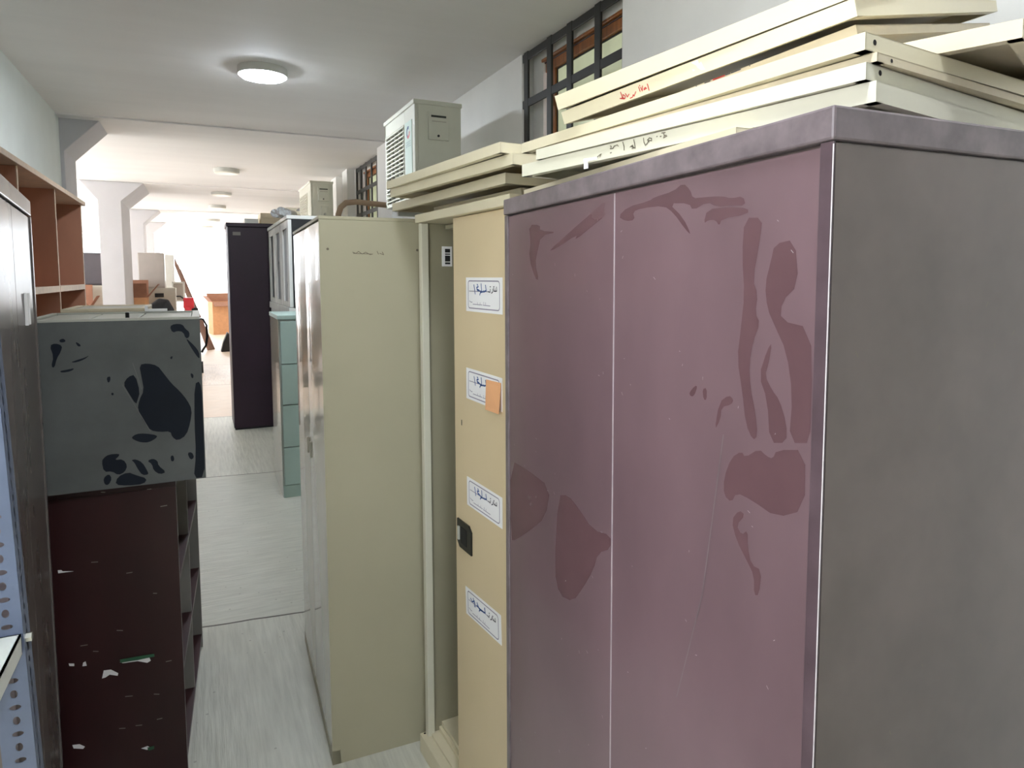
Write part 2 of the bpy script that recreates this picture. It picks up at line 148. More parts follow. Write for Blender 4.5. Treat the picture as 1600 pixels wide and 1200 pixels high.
def floor_material():
    m = bpy.data.materials.new('combed_concrete'); m.use_nodes = True
    nt = m.node_tree; N = nt.nodes; L = nt.links; b = N['Principled BSDF']
    tc = N.new('ShaderNodeTexCoord')
    sx = N.new('ShaderNodeSeparateXYZ'); L.new(tc.outputs['Object'], sx.inputs[0])
    def math_(op, a, c=None, clamp=False):
        n = N.new('ShaderNodeMath'); n.operation = op; n.use_clamp = clamp
        for i, v in enumerate((a, c)):
            if v is None: continue
            if isinstance(v, (int, float)): n.inputs[i].default_value = v
            else: L.new(v, n.inputs[i])
        return n.outputs[0]
    wob = N.new('ShaderNodeTexNoise'); wob.inputs['Scale'].default_value = 5; L.new(tc.outputs['Object'], wob.inputs['Vector'])
    yj = math_('ADD', math_('ADD', sx.outputs['Y'], math_('MULTIPLY', sx.outputs['X'], 0.13)), math_('MULTIPLY', wob.outputs['Fac'], 0.02))
    slab = math_('DIVIDE', math_('SUBTRACT', yj, 3.478), 2.665)
    fr = math_('SUBTRACT', slab, math_('FLOOR', slab))
    d = math_('MINIMUM', fr, math_('SUBTRACT', 1.0, fr))
    joint = math_('LESS_THAN', d, 0.0026)
    n1 = N.new('ShaderNodeTexNoise'); n1.inputs['Scale'].default_value = 3.5; n1.inputs['Detail'].default_value = 6
    L.new(tc.outputs['Object'], n1.inputs['Vector'])
    mp = N.new('ShaderNodeMapping'); mp.inputs['Scale'].default_value = (5, 55, 1); L.new(tc.outputs['Object'], mp.inputs['Vector'])
    n2 = N.new('ShaderNodeTexNoise'); n2.inputs['Scale'].default_value = 1.0; n2.inputs['Detail'].default_value = 4
    L.new(mp.outputs[0], n2.inputs['Vector'])
    mp3 = N.new('ShaderNodeMapping'); mp3.inputs['Scale'].default_value = (48, 3.5, 1); L.new(tc.outputs['Object'], mp3.inputs['Vector'])
    n3 = N.new('ShaderNodeTexNoise'); n3.inputs['Scale'].default_value = 1.0; n3.inputs['Detail'].default_value = 3
    L.new(mp3.outputs[0], n3.inputs['Vector'])
    # alternating slabs are combed along and across
    par = math_('SUBTRACT', slab, math_('MULTIPLY', math_('FLOOR', math_('MULTIPLY', slab, 0.5)), 2.0))
    along = math_('LESS_THAN', par, 1.0)
    mixh = N.new('ShaderNodeMix'); L.new(along, mixh.inputs[0]); L.new(n3.outputs['Fac'], mixh.inputs[2]); L.new(n2.outputs['Fac'], mixh.inputs[3])
    ramp = N.new('ShaderNodeMix'); ramp.data_type = 'RGBA'
    ramp.inputs[6].default_value = lin((196, 195, 182)); ramp.inputs[7].default_value = lin((216, 215, 204))
    L.new(n1.outputs['Fac'], ramp.inputs[0])
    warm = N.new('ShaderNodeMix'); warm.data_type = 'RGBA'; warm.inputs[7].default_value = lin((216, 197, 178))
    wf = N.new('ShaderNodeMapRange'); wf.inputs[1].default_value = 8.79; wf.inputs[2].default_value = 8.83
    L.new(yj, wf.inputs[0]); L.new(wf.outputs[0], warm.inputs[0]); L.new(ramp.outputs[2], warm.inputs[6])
    strk = N.new('ShaderNodeMix'); strk.data_type = 'RGBA'; strk.blend_type = 'MULTIPLY'
    sr = N.new('ShaderNodeMapRange'); sr.inputs[1].default_value = 0.3; sr.inputs[2].default_value = 0.7; sr.inputs[3].default_value = 0.86; sr.inputs[4].default_value = 1.06
    L.new(mixh.outputs[0], sr.inputs[0])
    cmb = N.new('ShaderNodeCombineColor')
    for i in range(3): L.new(sr.outputs[0], cmb.inputs[i])
    strk.inputs[0].default_value = 1.0; L.new(warm.outputs[2], strk.inputs[6]); L.new(cmb.outputs[0], strk.inputs[7])
    spots = N.new('ShaderNodeTexVoronoi'); spots.inputs['Scale'].default_value = 14; L.new(tc.outputs['Object'], spots.inputs['Vector'])
    sp = math_('LESS_THAN', spots.outputs['Distance'], 0.07)
    dk = N.new('ShaderNodeMix'); dk.data_type = 'RGBA'; dk.inputs[7].default_value = lin((120, 116, 102))
    L.new(math_('MULTIPLY', sp, 0.45), dk.inputs[0]); L.new(strk.outputs[2], dk.inputs[6])
    jn = N.new('ShaderNodeMix'); jn.data_type = 'RGBA'; jn.inputs[7].default_value = lin((86, 80, 70))
    L.new(joint, jn.inputs[0]); L.new(dk.outputs[2], jn.inputs[6]); L.new(jn.outputs[2], b.inputs['Base Color'])
    rg = N.new('ShaderNodeMapRange'); rg.inputs[3].default_value = 0.32; rg.inputs[4].default_value = 0.55
    L.new(n1.outputs['Fac'], rg.inputs[0]); L.new(rg.outputs[0], b.inputs['Roughness'])
    bp = N.new('ShaderNodeBump'); bp.inputs['Strength'].default_value = 0.8; bp.inputs['Distance'].default_value = 0.008
    L.new(mixh.outputs[0], bp.inputs['Height']); L.new(bp.outputs[0], b.inputs['Normal'])
    return m
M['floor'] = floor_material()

# ------------------------------------------------------------------ mesh builder
class MB:
    def __init__(s):
        s.v = []; s.f = []; s.m = []; s.mats = []
    def mi(s, m):
        m = M[m] if isinstance(m, str) else m
        if m not in s.mats: s.mats.append(m)
        return s.mats.index(m)
    def add(s, vs, fs, m):
        o = len(s.v); k = s.mi(m); s.v += [tuple(p) for p in vs]
        for f in fs: s.f.append([o + i for i in f]); s.m.append(k)
        return s
    def box(s, x0, x1, y0, y1, z0, z1, m, T=None):
        vs = [(x, y, z) for x in (x0, x1) for y in (y0, y1) for z in (z0, z1)]
        if T: vs = [T @ Vector(p) for p in vs]
        return s.add(vs, [(0, 1, 3, 2), (4, 6, 7, 5), (0, 4, 5, 1), (2, 3, 7, 6), (0, 2, 6, 4), (1, 5, 7, 3)], m)
    def poly(s, pts, m): return s.add(pts, [tuple(range(len(pts)))], m)
    def prism(s, pts, off, m):
        n = len(pts); off = Vector(off); a = [Vector(p) for p in pts]; b = [p + off for p in a]
        return s.add(a + b, [tuple(range(n))[::-1], tuple(range(n, 2 * n))] + [(i, (i + 1) % n, n + (i + 1) % n, n + i) for i in range(n)], m)
    def cyl(s, p0, p1, r, m, n=20, r1=None, caps=True):
        p0 = Vector(p0); p1 = Vector(p1); ax = (p1 - p0).normalized()
        u = ax.orthogonal().normalized(); w = ax.cross(u); r1 = r if r1 is None else r1
        a = [p0 + r * (math.cos(t) * u + math.sin(t) * w) for t in [2 * math.pi * i / n for i in range(n)]]
        b = [p1 + r1 * (math.cos(t) * u + math.sin(t) * w) for t in [2 * math.pi * i / n for i in range(n)]]
        fs = [(i, (i + 1) % n, n + (i + 1) % n, n + i) for i in range(n)]
        if caps: fs += [tuple(range(n))[::-1], tuple(range(n, 2 * n))]
        return s.add(a + b, fs, m)
    def tube(s, pts, r, m, n=8):
        pts = [Vector(p) for p in pts]; rings = []; u = None
        for i, p in enumerate(pts):
            t = (pts[min(i + 1, len(pts) - 1)] - pts[max(i - 1, 0)]).normalized()
            u = t.orthogonal().normalized() if u is None else (u - t * u.dot(t)).normalized()
            w = t.cross(u)
            rings += [p + r * (math.cos(2 * math.pi * k / n) * u + math.sin(2 * math.pi * k / n) * w) for k in range(n)]
        fs = []
        for i in range(len(pts) - 1):
            for k in range(n):
                fs.append((i * n + k, i * n + (k + 1) % n, (i + 1) * n + (k + 1) % n, (i + 1) * n + k))
        fs += [tuple(range(n))[::-1], tuple(range((len(pts) - 1) * n, len(pts) * n))]
        return s.add(rings, fs, m)
    def ribbon(s, pts, w, place, m):
        """flat pen stroke through 2-D points; place(u, v) gives the 3-D point"""
        for (a, b) in zip(pts[:-1], pts[1:]):
            dx, dy = b[0] - a[0], b[1] - a[1]; l = math.hypot(dx, dy) or 1e-6
            ex, ey = dx / l * w * 0.4, dy / l * w * 0.4; nx, ny = -dy / l * w / 2, dx / l * w / 2
            q = [(a[0] - ex + nx, a[1] - ey + ny), (a[0] - ex - nx, a[1] - ey - ny), (b[0] + ex - nx, b[1] + ey - ny), (b[0] + ex + nx, b[1] + ey + ny)]
            s.poly([place(*p) for p in q], m)
        return s
    def build(s, name, parent=None, bevel=0.0, smooth=False, mw=None, seg=2):
        me = bpy.data.meshes.new(name); me.from_pydata(s.v, [], s.f)
        for m in s.mats: me.materials.append(m)
        me.polygons.foreach_set('material_index', s.m)
        if smooth: me.polygons.foreach_set('use_smooth', [True] * len(me.polygons))
        bm = bmesh.new(); bm.from_mesh(me)
        big = [f for f in bm.faces if len(f.verts) > 4]
        if big: bmesh.ops.triangulate(bm, faces=big, ngon_method='EAR_CLIP')
        bm.to_mesh(me); bm.free(); me.update()
        o = bpy.data.objects.new(name, me); COL.objects.link(o)
        if parent: o.parent = parent
        if mw is not None: o.matrix_world = mw
        if bevel:
            md = o.modifiers.new('edge', 'BEVEL'); md.width = bevel; md.segments = seg; md.limit_method = 'ANGLE'; md.angle_limit = math.radians(40)
        if smooth:
            try: me.set_sharp_from_angle(angle=math.radians(40))
            except Exception: pass
        return o

def frame(a, b):
    """local x from a to b, y to the left of it (the outward face), z up"""
    a = Vector(a); b = Vector(b); x = (b - a).normalized()
    y = Vector((0, 0, 1)).cross(x).normalized(); z = x.cross(y)
    return Matrix(((x.x, y.x, z.x, a.x), (x.y, y.y, z.y, a.y), (x.z, y.z, z.z, a.z), (0, 0, 0, 1)))

def tag(o, label, cat, group=None):
    o['label'] = label; o['category'] = cat
    if group: o['group'] = group
    return o
def thing(name, label, cat, mw=None, loc=(0, 0, 0), group=None):
    o = bpy.data.objects.new(name, None); COL.objects.link(o); o.empty_display_size = 0.1
    o.matrix_world = mw if mw is not None else Matrix.Translation(loc)
    return tag(o, label, cat, group)
def struct(o):
    o['kind'] = 'structure'; return o
def copy_tree(o, parent=None):
    c = o.copy(); COL.objects.link(c)
    if parent: c.parent = parent
    for ch in list(o.children): copy_tree(ch, c)
    return c

# ------------------------------------------------------------------ setting
ZC = 3.0
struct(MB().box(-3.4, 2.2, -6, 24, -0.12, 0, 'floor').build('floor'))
c = MB().box(-1.25, 2.2, -5, 7.14, ZC, ZC + 0.2, 'ceiling').box(-3.4, 2.2, 7.14, 24, ZC, ZC + 0.2, 'ceiling')
beams = [(7.14, 7.93), (11.8, 13.2), (16.4, 17.1), (20.0, 20.7), (23.0, 23.7)]
for a_, b_ in beams: c.box(-1.25 if a_ < 8 else -3.4, 1.85, a_, b_, ZC - 0.012, ZC + 0.01, 'ceiling')
struct(c.build('ceiling'))
w = MB().box(-1.23, -1.03, 0.95, 7.3, 0, ZC, 'plaster_cool').box(-1.23, -1.03, -4.0, 0.15, 0, ZC, 'plaster_cool').box(-1.23, -1.03, 0.15, 0.95, 0, 0.65, 'plaster_cool').box(-3.4, -1.23, 7.3, 7.45, 0, ZC, 'plaster')  # unseen bay-end box added to block light; near opening sized for the light
struct(MB().box(-3.4, -3.25, 7.45, 24, 0, 1.2, 'plaster').box(-3.4, -3.25, 7.45, 24, 2.6, ZC, 'plaster').build('outer_light_block'))  # low wall and header added to cut daylight entering the side bay
struct(w.build('wall_left'))
struct(MB().box(-1.23, 2.2, -4.2, -4.0, 0, ZC, 'plaster').build('wall_back'))  # unseen end wall, put in to stop light from behind the camera
# right wall with window openings and piers standing 10 cm proud
WX = 1.85
wins = [(2.75, 4.02), (7.9, 9.13), (14.6, 15.9)]
w = MB(); ys = [-5] + [v for p in wins for v in p] + [24]
for i in range(0, len(ys), 2): w.box(WX, WX + 0.3, ys[i], ys[i + 1], 0, ZC, 'plaster')
for a, b in wins: w.box(WX, WX + 0.3, a, b, 0, 1.7, 'plaster')
struct(w.build('wall_right'))
for i, (a, b) in enumerate([(-5, 2.72), (6.9, 7.5), (9.17, 9.5), (9.95, 10.35), (16.0, 16.4)]): struct(MB().box(WX - 0.1, WX, a, b, 0, ZC, 'plaster').build(f'trim_{i + 1}'))

def window(n, a, b, bars):
    e = bpy.data.objects.new(f'window_{n}', None); COL.objects.link(e); e.location = (WX, a, 1.7); struct(e)
    h = ZC - 1.7; L = b - a
    g = MB()
    for y in bars: g.box(0.0, 0.014, y - a - 0.03, y - a + 0.03, 0, h, 'grille')
    for z in (0.03, 0.43, 0.70, 0.99, h - 0.03): g.box(0.002, 0.012, 0, L, z - 0.025, z + 0.025, 'grille')
    g.build('grille', e, 0.004)
    f = MB(); x0, x1 = 0.10, 0.15
    for y in (0.01, 0.11, L - 0.255): f.box(x0, x1, y, y + 0.10, 0.0, h - 0.13, 'wood_frame')
    f.box(x0 - 0.006, x1, 0, L - 0.14, h - 0.135, h - 0.075, 'wood_frame'); f.box(x0, x1, 0, L - 0.14, 0, 0.08, 'wood_frame')
    f.box(x0 - 0.012, x0 + 0.01, 0, L - 0.13, h - 0.082, h - 0.075, 'dkred_edge').box(x0 - 0.03, x1, 0, L - 0.13, h - 0.075, h - 0.0, 'wood_frame')
    f.build('wooden_frame', e, 0.003)
    MB().box(x0 - 0.02, x1 + 0.1, L - 0.14, L, 0, h, 'plaster').box(x0 - 0.034, x1, 0, L - 0.13, h - 0.06, h, 'plaster').build('reveal', e)
    gl = MB().box(0.118, 0.13, 0.02, L - 0.16, 0.05, h - 0.1, 'glass_frost')
    for y in (0.21, L - 0.262): gl.box(0.112, 0.119, y, y + 0.008, 0.05, h - 0.135, 'grille')
    gl.box(0.112, 0.119, 0.1, L - 0.2, h - 0.143, h - 0.135, 'grille').build('frosted_glass', e)
window(1, 2.75, 4.02, [2.85, 3.11, 3.408, 3.65, 3.965])
window(2, 7.9, 9.13, [7.96, 8.25, 8.55, 8.83, 9.08])
window(3, 14.6, 15.9, [14.66, 14.98, 15.3, 15.6, 15.84])

# columns with flared heads
def column(y0, y1, x0, x1, left, right, zb=2.72):
    m = MB()
    pts = [(x0, 0), (x1, 0), (x1, zb)]
    if right: pts += [(right, ZC), ]
    else: pts += [(x1, ZC)]
    if left: pts += [(left, ZC), (x0, zb)]
    else: pts += [(x0, ZC)]
    m.prism([(x, y0, z) for x, z in pts], (0, y1 - y0, 0), 'column')
    return m
for i, (y0, y1) in enumerate(beams):
    if i == 0: m = column(y0 + 0.16, y1, -1.25, -1.0, None, -0.72, 2.71)
    else: m = column(y0, y1, -1.25, -0.965, -1.47, -0.66)
    o = struct(m.build('column', bevel=0.006))
    o['label'] = ['white column with flared head at the end of the left wall', 'nearest free-standing white column with a flared head on both sides', 'second free-standing white column down the corridor', 'third free-standing white column down the corridor', 'farthest white column by the bright opening'][i]
for i, y0 in enumerate((9.4, 14.2, 19.0, 23.4)):
    o = struct(column(y0, y0 + 0.6, -3.3, -3.05, None, -2.75).build('column', bevel=0.006))
    o['label'] = 'white column on the outer edge of the side bay'
struct(MB().box(-60, 60, 24.0, 90, -0.14, -0.02, 'sand').box(-60, -3.4, -40, 24, -0.14, -0.02, 'sand').box(-3.4, 60, -40, -6, -0.14, -0.02, 'sand').build('ground'))

# ceiling lights
def ceiling_light(x, y, lit, label, r=0.155):
    t = thing('ceiling_light', label, 'ceiling light', loc=(x, y, ZC), group='round ceiling lights')
    MB().cyl((0, 0, 0), (0, 0, -0.05), r, 'lamp_rim', 40).build('rim', t, 0.004, True)
    MB().cyl((0, 0, -0.05), (0, 0, -0.062), r * 0.95, 'lamp_on' if lit else 'lamp_off', 40, r * 0.86).build('diffuser', t, 0, True)
names = ['lit round ceiling light, nearest of the row', 'unlit round ceiling light, second of the row', 'unlit round ceiling light, third of the row', 'unlit round ceiling light, fourth of the row', 'unlit round ceiling light, fifth of the row', 'unlit round ceiling light nearest the bright opening']
ceiling_light(0.36, 0.35, True, 'lit round ceiling light over the foreground cabinets')
for i, (x, y) in enumerate([(0.43, 5.05), (0.37, 9.86), (0.385, 12.53), (0.375, 14.9), (0.36, 18.5), (0.26, 20.95)]):
    ceiling_light(x, y, i == 0, names[i])

# ------------------------------------------------------------------ dark purple-brown cabinet, right foreground
BA, BB = (0.602, 0.526, 0), (0.645, 1.502, 0)
t = thing('steel_cabinet', 'large dusty purple-brown steel cabinet filling the right foreground', 'cabinet', frame(BA, BB))
L, D, HB = 0.977, 0.47, 1.80
S = 0.466
MB().box(0.006, L - 0.004, -D + 0.004, -0.014, 0.0, HB - 0.034, 'brown_side').build('body', t)
MB().box(-0.0015, L + 0.002, -D, 0.002, HB - 0.036, HB, 'brown_edge').build('top_band', t, 0.003)
sm = MB().box(0.0, 0.0055, -D + 0.002, -0.0035, 0.0, HB - 0.039, 'brown_side')
rs = random.Random(3)
for k in range(46):
    y = -rs.uniform(0.03, 0.42); z = rs.uniform(0.3, 1.72); a = rs.uniform(0, 3.1); l = rs.uniform(0.002, 0.007)
    sm.ribbon([(y, z), (y + l * math.cos(a), z + l * math.sin(a))], 0.0008, lambda u, v: (-0.0003, u, v), 'pencil')
sm.build('side_panel', t, 0.0)
MB().box(0.0, 0.0185, -0.003, 0.0, 0.0, HB - 0.037, 'brown_post').box(-0.0004, 0.001, -0.001, 0.0005, 0.02, HB - 0.04, 'pale_corner').build('corner_post', t, 0.0012)  # second box is a pale line down the near corner
MB().box(L - 0.02, L, -0.022, 0.0, 0.0, HB - 0.037, 'brown_edge').build('corner_post', t, 0.002)
def rounded(p, n=1):
    for _ in range(n):
        q = []
        for i in range(len(p)):
            a, b = p[i], p[(i + 1) % len(p)]
            q += [(a[0] * .75 + b[0] * .25, a[1] * .75 + b[1] * .25), (a[0] * .25 + b[0] * .75, a[1] * .25 + b[1] * .75)]
        p = q
    return p
def smear_into(mb, polys, x0, x1, z0, z1, mk, y=0.0):
    for p in map(rounded, polys):
        q = [(min(max(u, x0), x1), y, min(max(v, z0), z1)) for u, v in p]
        mb.poly(q, mk)
for i, (a, b) in enumerate([(0.0205, S - 0.0012), (S + 0.0012, L - 0.0215)]):
    p = MB().box(a, b, -0.010, -0.003, 0.06, HB - 0.041, 'brown')
    polys = [q for q in BROWN_SMEARS if a <= sum(u for u, v in q) / len(q) <= b]
    smear_into(p, polys, a + 0.002, b - 0.002, 0.08, HB - 0.044, 'brown_clean', -0.0027)
    if i == 0:
        for q in BROWN_SCRATCH: p.ribbon(q, 0.0016, lambda u, v: (u, -0.0024, v), 'brown_edge')
        p.box(b - 0.0016, b + 0.0004, -0.003, -0.0015, 0.06, HB - 0.041, 'lilac_edge')  # pale strip paints the light caught by the overlapping seam flange
    rs = random.Random(11 + i)
    for k in range(34):
        u = rs.uniform(a + 0.02, b - 0.02); z = rs.uniform(0.3, 1.7); an = rs.uniform(0, 3.1); l = rs.uniform(0.001, 0.006)
        p.ribbon([(u, z), (u + l * math.cos(an), z + l * math.sin(an))], 0.0008, lambda u, v: (u, -0.0025, v), 'lilac_edge')
    p.build('door_panel', t)
MB().box(0.0205, L - 0.0205, -0.02, -0.004, 0.0, 0.058, 'brown_side').build('plinth', t, 0.002)

# ------------------------------------------------------------------ loose metal shelf trays on top
def tray(a, b, W, h, label, mk, group, extra=None, side_mat=None, drop=0.0):
    """folded sheet-metal shelf: a is the near front corner, b the far front corner; drop lowers the back edge"""
    mw = frame(a, b); Lx = (Vector(b) - Vector(a)).length
    if drop: mw = mw @ Matrix.Rotation(drop, 4, 'X')
    m = MB(); e = 0.0014
    m.box(0, Lx, -W, 0, h - e, h, mk)
    m.box(0, Lx, -e, 0.0002, 0, h, mk); m.box(0, Lx, -W, -W + e, 0, h, mk)
    m.box(0, e, -W, 0, 0, h, mk); m.box(Lx - e, Lx, -W, 0, 0, h, mk)
    m.box(0, Lx, -0.016, -e, 0, e, mk); m.box(0, Lx, -W + e, -W + 0.016, 0, e, mk)
    m.box(e, 0.016, -W, 0, 0, e, mk); m.box(Lx - 0.016, Lx - e, -W, 0, 0, e, mk)
    if extra: extra(m, Lx, h)
    o = m.build('shelf_tray', mw=mw)
    return tag(o, label, 'shelf tray', group)
GB = 'loose shelf trays on the dark cabinet'; GC = 'loose shelf trays on the open cream cabinet'
def hole(m, y, z, r=0.0035):
    m.poly([(-0.0004, y + r * math.cos(k * 0.5236), z + r * math.sin(k * 0.5236)) for k in range(12)], 'dark_line')
def hole_f(m, x, z, r=0.003):
    m.poly([(x + r * math.cos(k * 0.5236), 0.0006, z + r * math.sin(k * 0.5236)) for k in range(12)], 'dark_line')
tray((0.660, 0.74, 1.8005), (0.690, 1.49, 1.8005), 0.36, 0.0225, 'cream shelf tray lying flat on the dark cabinet, lowest of its stack', 'cream', GB)
def t1(m, Lx, h):
    for q in T1_PENCIL: m.ribbon([(u, max(0.001, min(h - .001, v))) for u, v in q], 0.0017, lambda u, v: (u, 0.0008, v), 'pencil')
    m.poly([(u, 0.0011, max(-0.004, min(h - .002, v))) for u, v in T1_TAPE], 'paper')
    m.box(T1_TAPE[0][0] - 0.012, T1_TAPE[0][0] - 0.002, -0.001, 0.0012, -0.010, 0.004, 'paper')
tray((0.721, 0.571, 1.826), (0.604, 1.313, 1.826), 0.62, 0.0245, 'cream shelf tray with grey pencil marks and a torn bit of tape along its edge', 'cream_b', GB, t1)
tray((0.711, 0.578, 1.852), (0.609, 1.257, 1.852), 0.62, 0.020, 'plain cream shelf tray lying directly on the tray with pencil marks', 'cream_b', GB, lambda m, Lx, h: hole(m, -0.03, 0.012))
def t3(m, Lx, h): hole(m, -0.03, 0.005, 0.0025)
tray((0.724, 0.574, 1.8735), (0.640, 1.30, 1.8735), 0.62, 0.0105, 'thin cream shelf tray sandwiched under the tray with a screw hole at its near corner', 'cream_worn', GB, t3)
def t4(m, Lx, h): hole(m, -0.018, 0.011)
tray((0.708, 0.578, 1.8855), (0.632, 1.376, 1.8855), 0.62, 0.0205, 'long cream shelf tray with a dark screw hole, jutting out farthest at the left', 'cream', GB, t4)
def u2(m, Lx, h):
    for q in U2_RED: m.ribbon([(u, min(h - .0015, v)) for u, v in q], 0.0016, lambda u, v: (u, 0.0008, v), 'ink_red')
    for q in U2_SCUFF: m.poly([(u, 0.0006, min(h - .001, v)) for u, v in q], 'paper')
tray((0.806, 0.672, 1.970), (0.634, 1.185, 1.9095), 0.88, 0.0235, 'cream shelf tray with red handwriting, sloping up to the right', 'cream', GB, u2, drop=math.radians(-15.6))
def u3(m, Lx, h):
    for q in U3_BLACK: m.ribbon([(u, max(0.001, min(h - .001, v))) for u, v in q], 0.0016, lambda u, v: (u, 0.0008, v), 'ink_black')
    for q in U3_RED: m.ribbon([(u, max(0.001, min(h - .001, v))) for u, v in q], 0.0022, lambda u, v: (u, 0.0010, v), 'ink_red')
tray((0.830, 0.690, 1.9535), (0.720, 1.020, 1.9078), 0.84, 0.015, 'cream shelf tray with scribbled red and black ink, tucked under the one with red handwriting', 'cream_worn', GB, u3, drop=math.radians(-14.8))
tray((0.802, 0.668, 1.9955), (0.618, 1.180, 1.9335), 0.88, 0.026, 'topmost cream shelf tray, sloping up to the right above the red handwriting', 'cream', GB, drop=math.radians(-15.6))
tray((0.898, 0.511, 1.9075), (0.800, 0.760, 1.9075), 0.30, 0.0225, 'short cream tray poking out askew at the right end of the stack', 'cream_worn', GB)
tray((0.735, 1.60, 1.8205), (0.690, 2.18, 1.8205), 0.36, 0.024, 'cream shelf tray set back in the shadow directly on the open cream cabinet', 'cream', GC)
tray((0.671, 1.554, 1.8455), (0.606, 2.386, 1.8455), 0.40, 0.026, 'cream shelf tray, third from the top below the outdoor unit', 'cream', GC)
tray((0.640, 1.440, 1.8725), (0.556, 2.212, 1.8725), 0.40, 0.025, 'cream shelf tray, second from the top below the outdoor unit', 'cream', GC)
tray((0.616, 1.455, 1.8985), (0.546, 2.217, 1.8985), 0.40, 0.024, 'cream shelf tray, topmost below the outdoor unit', 'cream', GC)

# ------------------------------------------------------------------ open cream cabinet with a sliding door
CA, CB = (0.672, 1.535, 0), (0.632, 2.205, 0)
t = thing('sliding_door_cabinet', 'cream steel cabinet, half open, with paper notes on its sliding door', 'cabinet', frame(CA, CB))
L = 0.671; D = 0.42; HC = 1.82
MB().box(0, L, -D, 0.0, HC - 0.027, HC, 'cream').build('top_band', t, 0.0025)
MB().box(0, 0.012, -D, -0.03, 0.05, HC - 0.028, 'beige').build('side_panel', t)
far = MB().box(L - 0.030, L - 0.018, -D, -0.03, 0.05, HC - 0.028, 'cab_inside')
far.build('side_panel', t)
MB().box(L - 0.038, L - 0.012, -0.032, -0.008, 0.05, HC - 0.028, 'cream_b').build('frame_post', t, 0.002)
MB().box(0, 0.03, -0.032, -0.008, 0.05, HC - 0.028, 'cream_b').build('frame_post', t, 0.002)
MB().box(0.0, L - 0.018, -D, -D + 0.012, 0.05, HC - 0.028, 'cab_inside').build('back_panel', t)
MB().box(0.0, L - 0.018, -D, -0.06, 0.085, 0.10, 'cream').build('bottom_shelf', t)
MB().box(0.012, L - 0.038, -D, -0.09, 1.775, 1.787, 'beige').build('inner_top', t)
MB().box(0, L - 0.005, -0.02, 0.01, 0.0, 0.065, 'cream').box(0, L - 0.02, -0.05, -0.02, 0.05, 0.072, 'cream').box(0, L - 0.02, -0.06, -0.05, 0.0, 0.085, 'cream').poly(
    [(L - 0.014 + 0.004 * math.cos(k * .7854), -0.004 + 0.004 * math.sin(k * .7854), 0.0655) for k in range(8)], 'dark_line').build('bottom_track', t, 0.0015)
tk = MB().box(L - 0.0325, L - 0.0302, -0.115, -0.080, 1.655, 1.72, 'paper')
for k, (z0, z1) in enumerate([(1.662, 1.668), (1.671, 1.690), (1.693, 1.697), (1.700, 1.712)]): tk.box(L - 0.0328, L - 0.0324, -0.108, -0.090, z0, z1, 'black_matte')
tk.build('barcode_tag', t)
# door, local x: 0.015 (near, behind the brown cabinet) .. leading edge
E1 = 0.400
dY = -0.020
inv = frame(CA, CB).inverted()
MB().box(0.012, E1, dY - 0.014, dY, 0.075, HC - 0.029, 'slide_door').build('sliding_door', t, 0.002)
door = [o for o in t.children if o.name.startswith('sliding_door')][0]
def note(cx, cz, w, h, tilt, variant=0):
    ca, sa = math.cos(tilt), math.sin(tilt)
    def P(u, v, lift=0.0):
        # u from far (left in view) to near, v downwards
        x = (u - 0.5) * w; z = (0.5 - v) * h
        return (cx - (x * ca - z * sa), dY + 0.0008 + lift, cz + (x * sa + z * ca))
    m = MB(); pl = lambda u, v: P(u, v, 0.0005)
    m.prism([P(0, 0), P(1, 0), P(1, 1), P(0, 1)], (0, -0.0006, 0), 'paper')
    rr = []
    for (ux, vy, a0) in [(0.93, 0.10, -90), (0.93, 0.90, 0), (0.07, 0.90, 90), (0.07, 0.10, 180)]:
        for k in range(5):
            a = math.radians(a0 + k * 22.5); sx = 1 if ux > 0.5 else -1; sy = 1 if vy > 0.5 else -1
            rr.append((ux - 0.04 * sx + 0.04 * math.cos(a), vy - 0.10 * sy + 0.10 * math.sin(a)))
    rr.append(rr[0])
    asp = h / w
    def rib(pts, wd, mk):
        q = [(u, v * asp) for u, v in pts]
        m.ribbon(q, wd, lambda a, b: pl(a, b / asp), mk)
    rib(rr, 0.012, 'ink_grey')
    blue = INK_BLUE
    if variant: blue = [INK_BLUE[0], [(0.16, 0.30), (0.2, 0.38), (0.27, 0.28), (0.3, 0.45)], INK_BLUE[2], [(0.35, 0.26), (0.4, 0.40), (0.58, 0.38), (0.57, 0.22)], INK_BLUE[5]]
    for q in blue: rib(q, 0.018, 'ink_blue')
    for q in INK_BLACK: rib(q, 0.013, 'ink_black')
    for q in INK_LINE: rib(q, 0.008, 'ink_grey')
    m.build('paper_note', door)
def on_door(Y): return (inv @ Vector((0.69, Y, 0))).x
for k, (ya, yb, za, zb, tl) in enumerate([(1.843, 1.613, 1.619, 1.525, -0.0), (1.847, 1.617, 1.363, 1.275, -0.01), (1.849, 1.620, 1.048, 0.9645, 0.0), (1.865, 1.630, 0.720, 0.638, 0.05)]):
    xa, xb = on_door(ya), on_door(yb)
    note((xa + xb) / 2, (za + zb) / 2, abs(xa - xb), za - zb, tl, k == 3)
n = MB(); xa, xb = on_door(1.712), on_door(1.622)
n.prism([(xa, dY + 0.0022, 1.347), (xb, dY + 0.0022, 1.349), (xb - 0.006, dY + 0.012, 1.270), (xa - 0.002, dY + 0.006, 1.266)], (0, -0.0007, 0), 'paper_peach')
n.build('sticky_note', door)['label'] = 'peach sticky note over the second paper note'
hx0, hx1 = on_door(1.918), on_door(1.815)
hnd = MB()
hp = [(hx0, 0.905), (hx0, 0.838), (hx0 - 0.018, 0.822), (hx1, 0.822), (hx1, 0.890), (hx1 + 0.018, 0.905)]
hnd.prism([(x, dY - 0.001, z) for x, z in hp], (0, 0.006, 0), 'black_plastic')
